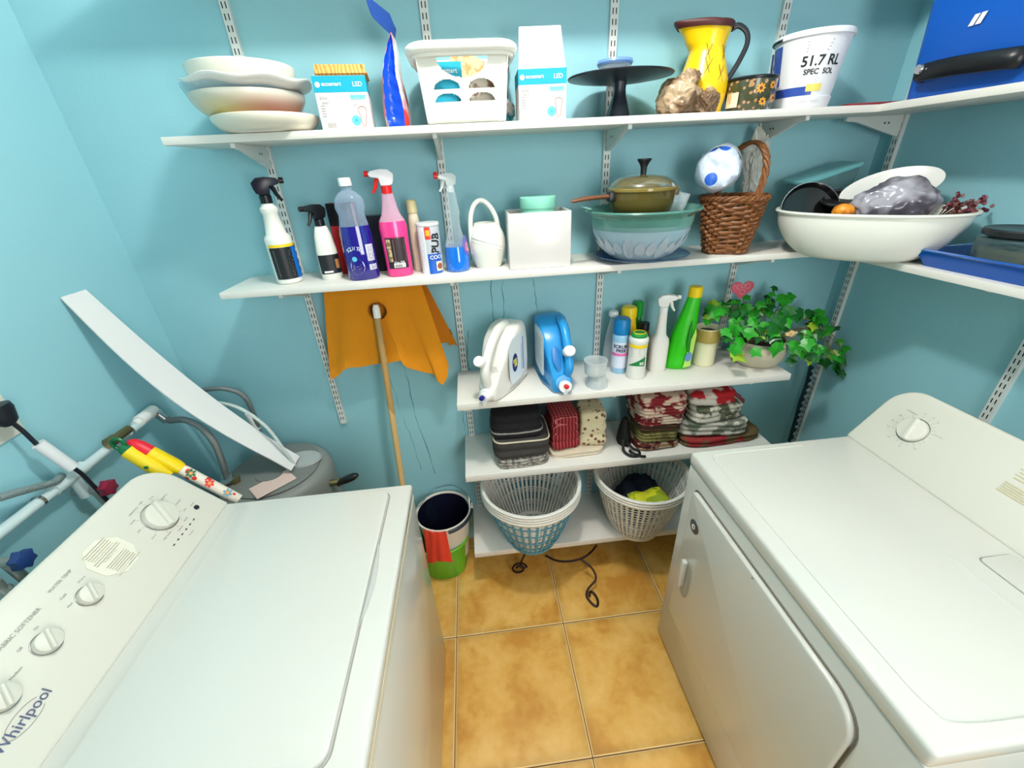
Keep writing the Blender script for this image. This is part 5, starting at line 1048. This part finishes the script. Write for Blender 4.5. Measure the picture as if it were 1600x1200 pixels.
# ================================================================== laundry baskets
BWH = M('basket_white', (222, 220, 212), .35); BBL = M('basket_blue', (70, 150, 176), .35)
def basket(label, x, y, z, r0, r1, h_, bm, rm, bl_=.0, n=48, blue=False, group='stacked laundry baskets'):
    t = thing('laundry_basket', label, 'laundry basket', (x, y, z), 0, group)
    rf = lambda f: r0+(r1-r0)*(f**.75)
    rb = h_-.018
    sl = []
    for k in range(n):
        a = 2*PI*k/n
        P = [(math.cos(a)*rf(f), math.sin(a)*rf(f), .008+(rb-.008)*f) for f in (0, .15, .35, .6, .8, 1)]
        da = .0048; V = []
        for p_ in P:
            V += [Vector(p_)+Vector((-math.sin(a), math.cos(a), 0))*da*s+Vector((math.cos(a), math.sin(a), 0))*q for s, q in ((-1, -.0012), (1, -.0012), (1, .0012), (-1, .0012))]
        F = []
        for j in range(len(P)-1):
            for q in range(4): F.append((j*4+q, j*4+(q+1) % 4, j*4+4+(q+1) % 4, j*4+4+q))
        sl.append(mk(V, F))
    sl += [tube([(math.cos(2*PI*j/60)*rf(f), math.sin(2*PI*j/60)*rf(f), .008+(rb-.008)*f) for j in range(60)], .0026, 6, True) for f in (.2, .42, .64, .84)]
    part('slatted_side', mg(*sl), bm, t, smooth=False)
    ri = [lathe([(r0*.45, 0), (r0*.45, .003)], 30)] if 0 else []
    fl = mg(lathe([(0, .002), (r0*.35, .002), (r0*.35, .005), (0, .005)], 36), lathe([(r0*.9, 0), (r0+.003, 0), (r0+.005, .014), (r0+.001, .014), (r0*.9, .004)], 60),
            *[rz(box(r0*.3, r0*.92, -.005, .005, .001, .004), 2*PI*k/14) for k in range(14)], *[lathe([(r0*f, .001), (r0*f+.006, .001), (r0*f+.006, .004), (r0*f, .004)], 50) for f in (.5, .7)])
    part('basket_floor', fl, bm, t, smooth=False)
    part('rim', lathe([(r1-.002, h_-.022), (r1+.008, h_-.020), (r1+.015, h_-.010), (r1+.016, h_-.003), (r1+.012, h_), (r1+.003, h_-.001), (r1-.002, h_-.008)], 72), rm, t)
    return t
LBX, LBY = 1.366, -.246
basket('blue-bodied laundry basket, outermost of the left stack on the lowest shelf', LBX, LBY, Z5, .108, .204, .300, BBL, BWH, n=36)
for k, lb in enumerate(('white laundry basket just inside the blue one in the left stack', 'white laundry basket third up in the left stack', 'topmost white laundry basket of the left stack, empty inside')):
    basket(lb, LBX, LBY, Z5+.0135*(k+1), .104-.001*k, .2035, .300, BWH, BWH)
RBX, RBY = 1.868, -.240
for k, lb in enumerate(('white laundry basket at the bottom of the right stack', 'white laundry basket second up in the right stack', 'topmost white laundry basket of the right stack, holding dark laundry')):
    basket(lb, RBX, RBY, Z5+.0135*k, .112-.002*k, .196, .300, BWH, BWH)
solo('dark_laundry', noisy(crumple(.115, 1.0, 1.0, .9, .28, 1.5, 41, 5), .004, 20), M('navy_cloth', (22, 28, 48), .9, bump=.4), 'dark navy clothes heaped in the top right laundry basket', 'laundry', (RBX+.01, RBY+.03, Z5+.060), 0, ang=70)
solo('yellow_cloth', noisy(mp(sheet(lambda u, v: ((u-.5)*.16, (v-.5)*.09, .018*math.sin(u*3.1)*math.sin(v*3.1)+.008*math.sin(u*9)), 24, 14, .010), lambda v: v), .006, 24), M('cloth_lime', (214, 214, 40), .7, rgb2=(140, 160, 20), pat='blotch', ps=20), 'yellow-green cloth lying on the dark laundry in the right basket', 'cloth', (RBX+.01, RBY-.075, Z5+.232), .15, ang=70)

# ================================================================== iron plant stand under the shelf
IR = M('wrought_iron', (44, 24, 24), .4, .3)
ps_ = thing('plant_stand', 'black wrought iron plant stand with curled feet under the lowest shelf', 'plant stand', (1.45, -.26, 0))
def PS(pts, r=.0048, n=6): return tube([Vector(p_)-Vector((1.45, -.26, 0)) for p_ in cat(pts, n)], r, 8)
ring = [(1.47+.085*math.cos(a), -.15+.06*math.sin(a), .115) for a in [2*PI*k/40 for k in range(41)]]
part('ring', tube([Vector(p_)-Vector((1.45, -.26, 0)) for p_ in ring[:-1]], .005, 8, True), IR, ps_)
def P6(px, py, z): v = onz(px, py, z); return (v.x, v.y, v.z)
part('curled_leg', PS([P6(908, 874, .105), P6(925, 888, .085), P6(931, 905, .06), P6(919, 920, .035), P6(917, 932, .012), P6(926, 944, .007), P6(933, 947, .006), P6(934, 938, .007), P6(928, 927, .010), P6(922, 925, .014), P6(921, 932, .014)], .0052), IR, ps_)
part('curled_arm', PS([P6(852, 868, .12), P6(870, 876, .115), P6(890, 877, .11), P6(910, 872, .11), P6(924, 862, .115), P6(932, 852, .12)], .0052), IR, ps_)
part('curled_leg', PS([(1.388, -.16, .115), (1.33, -.22, .09), (1.30, -.26, .05)]+[(1.292+.038*math.cos(a)*(1-a/16), -.262-.004*a/6, .043+.038*math.sin(a)*(1-a/16)) for a in [k*.55 for k in range(17)]], .0052, 4), IR, ps_)
part('curled_leg', PS([(1.46, -.092, .115), (1.46, -.08, .08), (1.455, -.075, .03), (1.45, -.06, .006), (1.44, -.09, .006)], .0052), IR, ps_)
# ================================================================== buckets, cloth and mop by the washer
BKX, BKY = .955, -.140
t = thing('green_bucket', 'lime green plastic bucket on the floor between washer and shelves', 'bucket', (BKX-.025, BKY, 0))
part('bucket_wall', lathe([(0, .003), (.100, 0), (.104, .004), (.124, .20), (.131, .205), (.133, .215), (.129, .218), (.121, .212), (.100, .008), (0, .008)], 56, 1, 1, 2.4), M('bucket_lime', (104, 190, 40), .35), t)
t = thing('white_bucket', 'white bucket with dark inside sitting in the green bucket', 'bucket', (BKX, BKY, .085))
part('bucket_wall', lathe([(0, .001), (.092, 0), (.096, .003), (.124, .265), (.131, .268), (.131, .276), (.125, .277), (.1215, .268)], 56), M('bucket_bone', (230, 222, 206), .35), t)
part('dark_lining', lathe([(.1212, .268), (.120, .262), (.093, .006), (0, .006)], 56), M('lining_navy', (18, 20, 40), .25), t)
part('grey_rim', tube([(.130*math.cos(a), .130*math.sin(a), .262) for a in [-1.35+k*.1 for k in range(20)]], .011, 8), M('rim_charcoal', (44, 52, 62), .4), t)
part('wire_handle', tube(cat([(.128, -.02, .262), (.120, .05, .305), (.06, .11, .318), (0, .128, .308), (-.06, .11, .30), (-.125, .03, .275)], 6), .002, 6), CHROME, t)
part('handle_clip', mv(cbox(.01, .03, .014), .137, .012, .266), WPL, t, bevel=.002)
def dr_(u, v):
    a = -1.80+.74*(u-.5)*(1+.10*v); z0 = .355
    if v < .12: r = .112+.03*v/.12; z = z0-.012+.018*v/.12
    else:
        w_ = (v-.12)/.88; r = .140+.010*w_+.0025*math.sin(u*11)*w_; z = z0+.006-.185*w_*(1+.08*math.cos(u*5))
    r += .0018*math.sin(u*19+v*3)
    return (r*math.cos(a), r*math.sin(a), z)
solo('red_rag', sheet(dr_, 40, 26, .0025), M('rag_red', (232, 66, 40), .85, var=.08, vs_=30, bump=.3), 'orange-red rag draped over the front of the white bucket', 'rag', (BKX, BKY, 0), 0, ang=80)

T0 = Vector((.834, -.110, 1.366)); B0 = Vector((.788, -.245, .004))
mo = thing('mop_stick', 'wooden mop stick with white tip leaning on the wall through the orange cloth', 'stick', B0)
part('wooden_pole', tube([(0, 0, 0), (T0-B0)*.97], .0125, 16), M('pale_wood', (206, 172, 116), .5, rgb2=(176, 140, 84), pat='wave', ps=3), mo)
part('white_tip', tube([(T0-B0)*.965, (T0-B0)*.99, (T0-B0)*1.0], [.0135, .0135, .009], 16), WPL, mo)
part('rubber_end', tube([(0, 0, -.003), (T0-B0)*.012], .0145, 14), BLACK, mo)

# orange cloth folded over a thin rail under the shelf
OC = M('cloth_orange', (216, 136, 10), .9, var=.06, vs_=14, bump=.25, bs=150)
rl_ = thing('cloth_rail', 'thin rail under the middle shelf, hidden by the orange cloth', 'rail', (.825, -.070, 1.4335))
part('rod', tube([(-.16, 0, 0), (.165, 0, 0)], .005, 10), CHROME, rl_)
for s in (-.12, .12): part('hook', tube([(s, 0, .004), (s, 0, .0223)], .003, 8), CHROME, rl_)
YC = -.080
edge_pts = [(516, 594), (528, 588), (537, 577), (548, 572), (566, 573), (586, 569), (604, 566), (628, 559), (634, 568), (645, 575), (660, 581), (679, 584), (684, 592), (693, 599), (699, 588), (701, 570)]
eb = [ony(a, b, YC-.012) for a, b in edge_pts]
def eb_at(u):
    f = u*(len(eb)-1); k = min(int(f), len(eb)-2); return eb[k].lerp(eb[k+1], f-k)
lft, rgt = .655, 1.000
def front(u, v):
    top = Vector((lft+(rgt-lft)*u, YC+.010, 1.4415)); bot = eb_at(u)
    p_ = top.lerp(bot, v**1.02); e_ = math.sin(PI*min(1, v*1.4)/2)
    p_.y += -.010*e_ + .011*math.sin(u*19+1.5*v)*v + .008*math.sin(u*8.3+.5)*v - .012*max(0, u-.62)*v*2
    if v < .06: p_.z -= (1-v/.06)**2*.002
    return p_
oc = thing('orange_cloth', 'mustard orange floor cloth with a centre hole hanging under the middle shelf', 'cloth', (.825, -.08, 1.25))
def cut(m_, c_, rad):
    V, F, I = m_; keep = [k for k, f in enumerate(F) if (lambda q: ((q.x-c_.x)/rad[0])**2+((q.z-c_.z)/rad[1])**2)(sum((V[i_] for i_ in f), Vector())/len(f)) > 1]
    return [V, [F[k] for k in keep], [I[k] for k in keep]]
hc = ony(591, 485, YC)
fc = cut(sheet(front, 110, 90), hc, (.033, .032))
Mc = lambda m_: mv(m_, -.825, .08, -1.25)
V2 = [Vector((v.x, v.y+.002, v.z)) for v in fc[0]]; kk = len(V2)
part('front_panel', Mc(mk(fc[0]+V2, fc[1]+[tuple(q+kk for q in f)[::-1] for f in fc[1]])), OC, oc, ang=80)
part('hole_edge', Mc(tube([(hc.x+.033*math.cos(a), front(.5, .35)[1]-.012 if 0 else hc.y-.012, hc.z+.032*math.sin(a)) for a in [2*PI*k/28 for k in range(28)]], .0016, 6, True)), M('hem_brown', (150, 84, 10), .9), oc)
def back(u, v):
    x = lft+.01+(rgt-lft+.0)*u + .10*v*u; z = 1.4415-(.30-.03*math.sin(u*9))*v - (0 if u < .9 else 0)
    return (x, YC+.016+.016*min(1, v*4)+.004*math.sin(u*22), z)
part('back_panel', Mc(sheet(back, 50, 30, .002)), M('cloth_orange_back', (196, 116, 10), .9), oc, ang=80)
part('top_fold', Mc(sheet(lambda u, v: (lft+.005*v+(rgt-lft)*u, YC+.010*(1-v)*1+.016*v, 1.4415+.004*math.sin(PI*v)), 50, 8)), OC, oc, ang=80)
sr = [(655, 452), (672, 468), (690, 492), (708, 530), (708, 537), (704, 541), (698, 530), (690, 528), (684, 520), (676, 500), (664, 474)]
strip = mk([ony(a, b, YC+.052) for a, b in sr], [tuple(range(len(sr)))])
s2_ = [Vector((v.x, v.y+.002, v.z)) for v in strip[0]]
part('corner_flap', Mc(mg(strip, mk(s2_, [tuple(range(len(sr)))[::-1]]), mk(strip[0]+s2_, [(k, (k+1) % len(sr), len(sr)+(k+1) % len(sr), len(sr)+k) for k in range(len(sr))]))), OC, oc, smooth=False)
d0 = ony(668, 474, YC+.050); d1 = ony(690, 520, YC+.050); u_d = (d1-d0).normalized(); sd_n = Vector((0, -1, 0)).cross(u_d)
c1_ = ony(678, 492, YC+.048); c2_ = ony(701, 520, YC+.048); tx = ony(672, 477, YC+.048); tx2 = ony(691, 512, YC+.048)
up_d = u_d.cross(Vector((0, 1, 0)))*-1
ms = []
for (c_, m_) in ((tx, text('TRAP', .014, 0, .01)), (c1_, disc(.011, 20)), (c2_, rect(.028, .024)), (tx2, text('100%', .010, 0, .01))):
    ms.append(frame(m_, c_, u_d, Vector((0, -1, 0)).cross(u_d), .002))
part('printed_mark', Mc(mg(*ms)), M('cloth_ink', (60, 40, 34), .8), oc, smooth=False)

# ================================================================== left corner: water heater, hoses, trim board
HX, HY, HZ = .355, -.250, .79
wh = thing('water_heater', 'grey cylindrical electric water heater in the left corner behind the washer', 'water heater', (HX, HY, 0))
HG = M('heater_grey', (132, 134, 130), .5); HG2 = M('heater_top', (118, 120, 116), .5)
part('tank', lathe([(0, 0), (.20, 0), (.204, .01), (.204, .72), (.200, .75), (.188, .768), (.17, .775), (0, .782)], 64), HG, wh)
part('top_cap', lathe([(0, .7822), (.165, .7756), (.166, .782), (.150, .788), (0, .789)], 56), HG2, wh)
part('access_cover', mv(lathe([(0, .789), (.075, .7885), (.070, .797), (0, .798)], 30, 1, .7), .095, .03, 0), M('heater_pale', (166, 170, 168), .5), wh)
part('access_cover', mv(lathe([(0, .789), (.05, .7885), (.047, .793), (0, .794)], 30, 1, .8), .0, -.05, 0), HG2, wh)
part('warning_label', mv(mi(rz(prism([(-.07, -.042), (.07, -.042), (.07, .042), (-.07, .042)], .0008), .75), 0), .035, -.105, .7905), M('label_salmon', (226, 196, 184), .6), wh, smooth=False)
for x, y in ((-.115, -.07), (-.105, .155)):
    part('pipe_nipple', mv(lathe([(0, .775), (.016, .775), (.016, .80), (.019, .80), (.019, .81), (0, .81)], 20), x, y, 0), BRASS, wh)
vp = part('relief_valve', mv(ry(lathe([(0, 0), (.013, 0), (.013, .03), (.018, .03), (.018, .04), (0, .04)], 20), PI/2), .200, -.03, .705), BRASS, wh)
part('valve_lever', tube(cat([(.235, -.035, .705), (.268, -.05, .728), (.300, -.058, .745), (.325, -.06, .755)], 5), [.013, .014, .016, .017, .018, .018, .019, .019, .0195, .019, .019, .018, .017, .015, .012, .008], 10, flat=.8), BLACK, vp)
STEEL = M('braided_steel', (150, 152, 150), .3, .85, bump=.8, bs=500)
def hose(label, pts, r, ends=True, mat=STEEL, name='braided_hose', cat_='hose', pipe_end=None):
    o0 = Vector(pts[0]); t = thing(name, label, cat_, o0)
    P = [p_-o0 for p_ in cat(pts, 10)]
    part('hose_tube', tube(P, r, 12), mat, t)
    if ends:
        for a, b in ((P[0], P[3]), (P[-1], P[-4])):
            d = (b-a).normalized(); part('fitting', mg(tube([a, a+d*.022], r*1.55, 6), tube([a+d*.022, a+d*.055], r*1.25, 12)), CHROME, t)
    return t
hose('braided steel hose arching over the water heater in front of the trim board', [Vector((.036, -.258, 1.090)), ony(262, 656, -.262), ony(288, 656, -.28), ony(314, 668, -.30), ony(335, 692, -.318), ony(347, 722, -.325), ony(356, 748, -.325), Vector((.240, -.320, .812))], .0115)
hose('braided steel hose behind the trim board, curving down to the heater', [(.040, -.085, 1.035), (.10, -.10, 1.075), (.20, -.115, 1.085), (.262, -.115, 1.045), (.265, -.105, .95), (.252, -.095, .86), (.250, -.095, .812)], .0095)
part('white_sleeve', tube([(.205, -.017, -.075), (.212, -.012, -.155)], .014, 12), WPL, bpy.data.objects['braided_hose.001'])
hose('thin armoured white cable looping to the top of the heater', [(.06, -.13, 1.04), (.16, -.16, 1.055), (.28, -.20, 1.04), (.37, -.235, .97), (.42, -.262, .87), (.440, -.27, .800)], .0062, False, M('cable_pale', (196, 206, 202), .4, bump=.9, bs=260), 'armoured_cable', 'cable')

# long white trim board leaning from wall to heater
TA, TB = Vector((.006, -.275, 1.508)), Vector((.445, -.275, .800))
nrm = Vector((-(TB-TA).z, 0, (TB-TA).x)).normalized()*-1
def trimf(u, v):
    c_ = TA.lerp(TB, v); bow = math.sin(PI*v)*.050
    c_ = c_ + Vector((-.85, 0, -.52))*bow*.9
    c_.x = max(c_.x, .004)
    return c_ + Vector((.0, (u-.5)*(.088+.034*math.sin(PI*min(1, v*1.1))) + .010*v, 0))
tb = thing('trim_board', 'long bowed white trim board leaning from left wall onto the water heater', 'board', (.006, -.275, .80))
part('board', mv(sheet(trimf, 4, 40, -.004), -.006, .275, -.800+.008), M('board_white', (232, 230, 228), .45), tb)

# supply pipe, taps, outlet on the left wall
PV = M('pipe_pvc', (196, 214, 216), .4)
pw = thing('water_pipe', 'pale painted water pipe running along the left wall above the washer taps', 'pipe', (.036, -.60, 1.085))
part('pipe', tube([(0, -.75, 0), (0, .345, -.004)], .0135, 14), PV, pw)
#part('pipe_elbow', tube(cat([(0, .345, -.004), (0, .365, -.010), (0, .37, -.03)], 5), .017, 12), WPL, pw)
part('valve_body', mg(tube([(.0, .27, .006), (.0, .345, .006)], .019, 12), tube([(0, .25, .004), (0, .27, .005)], .013, 12)), WPL, pw)
part('brass_fitting', mg(tube([(.022, .14, .022), (.022, .20, .020)], .0135, 8), tube([(.022, .115, .023), (.022, .142, .022)], .017, 8)), BRASS, pw)
part('pipe_tee', mg(tube([(0, -.06, 0), (0, .04, 0)], .0185, 12), tube([(0, .0, 0), (.0, .0, -.075)], .014, 12)), PV, pw)
for k in (-.45, -.1, .22): part('pipe_clamp', tube([(.0, k-.004, 0), (.0, k+.004, 0)], .0165, 12), CHROME, pw)
def tap(label, y, z, m_, x=.036):
    t = thing('water_tap', label, 'tap', (x, y, z), 0, 'washer taps on the left wall')
    part('tap_body', mg(tube([(-.034, 0, 0), (.045, 0, 0)], .012, 12), tube([(.02, 0, 0), (.03, -.0, -.06)], .011, 12)), M('tap_metal', (170, 176, 172), .3, .6), t)
    star = prism([((.026 if k % 2 == 0 else .019)*math.cos(2*PI*k/12), (.026 if k % 2 == 0 else .019)*math.sin(2*PI*k/12)) for k in range(12)], .022)
    part('tap_handle', mv(ry(rx(star, .0), PI/2), .047, 0, .002), m_, t, bevel=.003)
    return t
tap('outlet tap with dark red star handle on the left wall', -.590, 1.022, M('tap_red', (140, 32, 60), .3))
tap('outlet tap with dark blue star handle at the left photo edge', -.845, 1.030, M('tap_blue', (34, 62, 120), .3))
solo('drain_fitting', mg(lathe([(0, 0), (.022, 0), (.022, .03), (.016, .035), (.016, .06), (0, .06)], 18), tube([(0, 0, .03), (.04, -.02, .03)], .012, 10)), M('tap_metal', (170, 176, 172), .3, .6), 'grey metal hose fitting below the blue tap', 'fitting', (.045, -.880, .945))
hose('ribbed grey metal hose entering from the left photo edge', [(.030, -.86, 1.190), (.045, -.76, 1.155), (.048, -.70, 1.128), (.048, -.655, 1.108), (.040, -.625, 1.106)], .010, False, M('ribbed_steel', (150, 164, 164), .35, .6, bump=.9, bs=300), 'ribbed_hose', 'hose')
op = thing('outlet_plate', 'off-white electrical outlet plate on the left wall', 'outlet', (.0005, -.675, 1.300))
part('plate', mv(ry(prism(rrect(.115, .150, .008, 3), .006), PI/2) if 0 else mp(prism(rrect(.150, .115, .006, 3), .006), lambda v: (v.z, v.x, v.y)), 0, 0, 0), M('plate_ivory', (222, 218, 204), .45), op, bevel=.0015)
cpl = thing('power_cord', 'black power cord with white label tag hanging from the outlet', 'power cord', (.03, -.66, 1.32))
part('plug', mv(mp(lathe([(0, 0), (.020, 0), (.022, .012), (.017, .045), (.009, .055), (0, .055)], 20, 1, 1.3), lambda v: (v.x, v.y, -v.z)), .008, .010, .022), M('cord_black', (20, 24, 34), .4), cpl)
cp = cat([(.010, .012, -.02), (.014, .020, -.060), (.022, .022, -.105), (.034, .030, -.155), (.042, .050, -.22), (.044, .058, -.28), (.055, .060, -.36)], 6)
part('cord', tube(cp, .0052, 8), M('cord_black', (20, 24, 34), .4), cpl)
tg = part('label_tag', tube([cp[13]+Vector((.0, 0, .012)), cp[22]], .0155, 12, flat=.8), M('tag_white', (226, 228, 230), .5), cpl)
#part('wire', tube(cat([(-.02, -.04, -.06), (-.015, .0, -.075), (-.022, .05, -.055), (-.026, .075, -.03)], 5), .0018, 6), M('thin_wire', (70, 72, 70), .5), cpl)
# two rolled umbrella-like handles in bright floral cover
H0, H1 = ony(205, 692, -.538), ony(370, 779, -.538)
fl = thing('folding_umbrella', 'folded floral umbrella with yellow sleeve and red tip leaning behind the washer console', 'umbrella', H1)
d_ = H0-H1
FLO = M('floral_cover', (232, 222, 206), .6, rgb2=(214, 50, 40), pat='spots', ps=42)
part('floral_tube', tube([d_*-.02, d_*.55], .0165, 14), FLO, fl)
part('yellow_sleeve', tube([d_*.551, d_*.60, d_*.84], [.0175, .021, .021], 14), YELLOW, fl)
part('red_tip', tube([d_*.841, d_*.93, d_*1.0, d_*1.03], [.021, .0205, .015, .006], 14), M('tip_red', (222, 28, 50), .4), fl)
F3 = lambda f, c1, c2: mg(*[mi(frame(mv(rz(mv(disc(.006, 8, 0, 1, .6), .008, 0), k*PI/3), 0, 0, 0), d_*f+Vector((.55, -.55, .62)).normalized()*.0172, Vector((1, 0, -1)), Vector((.3, .6, .3)), .0005), c1) for k in range(6)], mi(frame(disc(.005, 10), d_*f+Vector((.55, -.55, .62)).normalized()*.0178, Vector((1, 0, -1)), Vector((.3, .6, .3)), .001), c2))
for ff, cc in ((.46, 0), (.28, 2), (.10, 3)): part('flower_print', F3(ff, cc, 1), [M('print_green', (40, 110, 70), .6), M('print_orange', (240, 150, 80), .6), M('print_red', (220, 40, 40), .6), M('print_blue', (110, 160, 170), .6)], fl, smooth=False)
G0, G1 = ony(178, 692, -.560), ony(243, 731, -.560)
fl = thing('folding_umbrella', 'folded yellow umbrella with green hanging loop behind the washer console', 'umbrella', G1)
d_ = G0-G1
part('yellow_sleeve', tube([d_*-.35, d_*.0, d_*.70], [.018, .021, .019], 14), M('yellow_flat', (238, 208, 30), .5), fl)
part('green_loop', tube([d_*1.0+Vector((.022*math.cos(a)*.7, .004, .018*math.sin(a)))-d_*.08 for a in [2*PI*k/20 for k in range(20)]], .0055, 8, True), M('loop_green', (10, 104, 60), .35), fl)
part('green_collar', tube([d_*.70, d_*.85], [.0185, .011], 12), M('loop_green', (10, 104, 60), .35), fl)
part('sleeve_print', mv(cbox(.010, .003, .008), *(d_*.15+Vector((.006, -.021, 0)))), M('print_green', (40, 110, 70), .6), fl)

for o in list(bpy.data.objects):
    if o.type == 'MESH' and len(o.data.polygons) == 0: print('EMPTY', o.name)
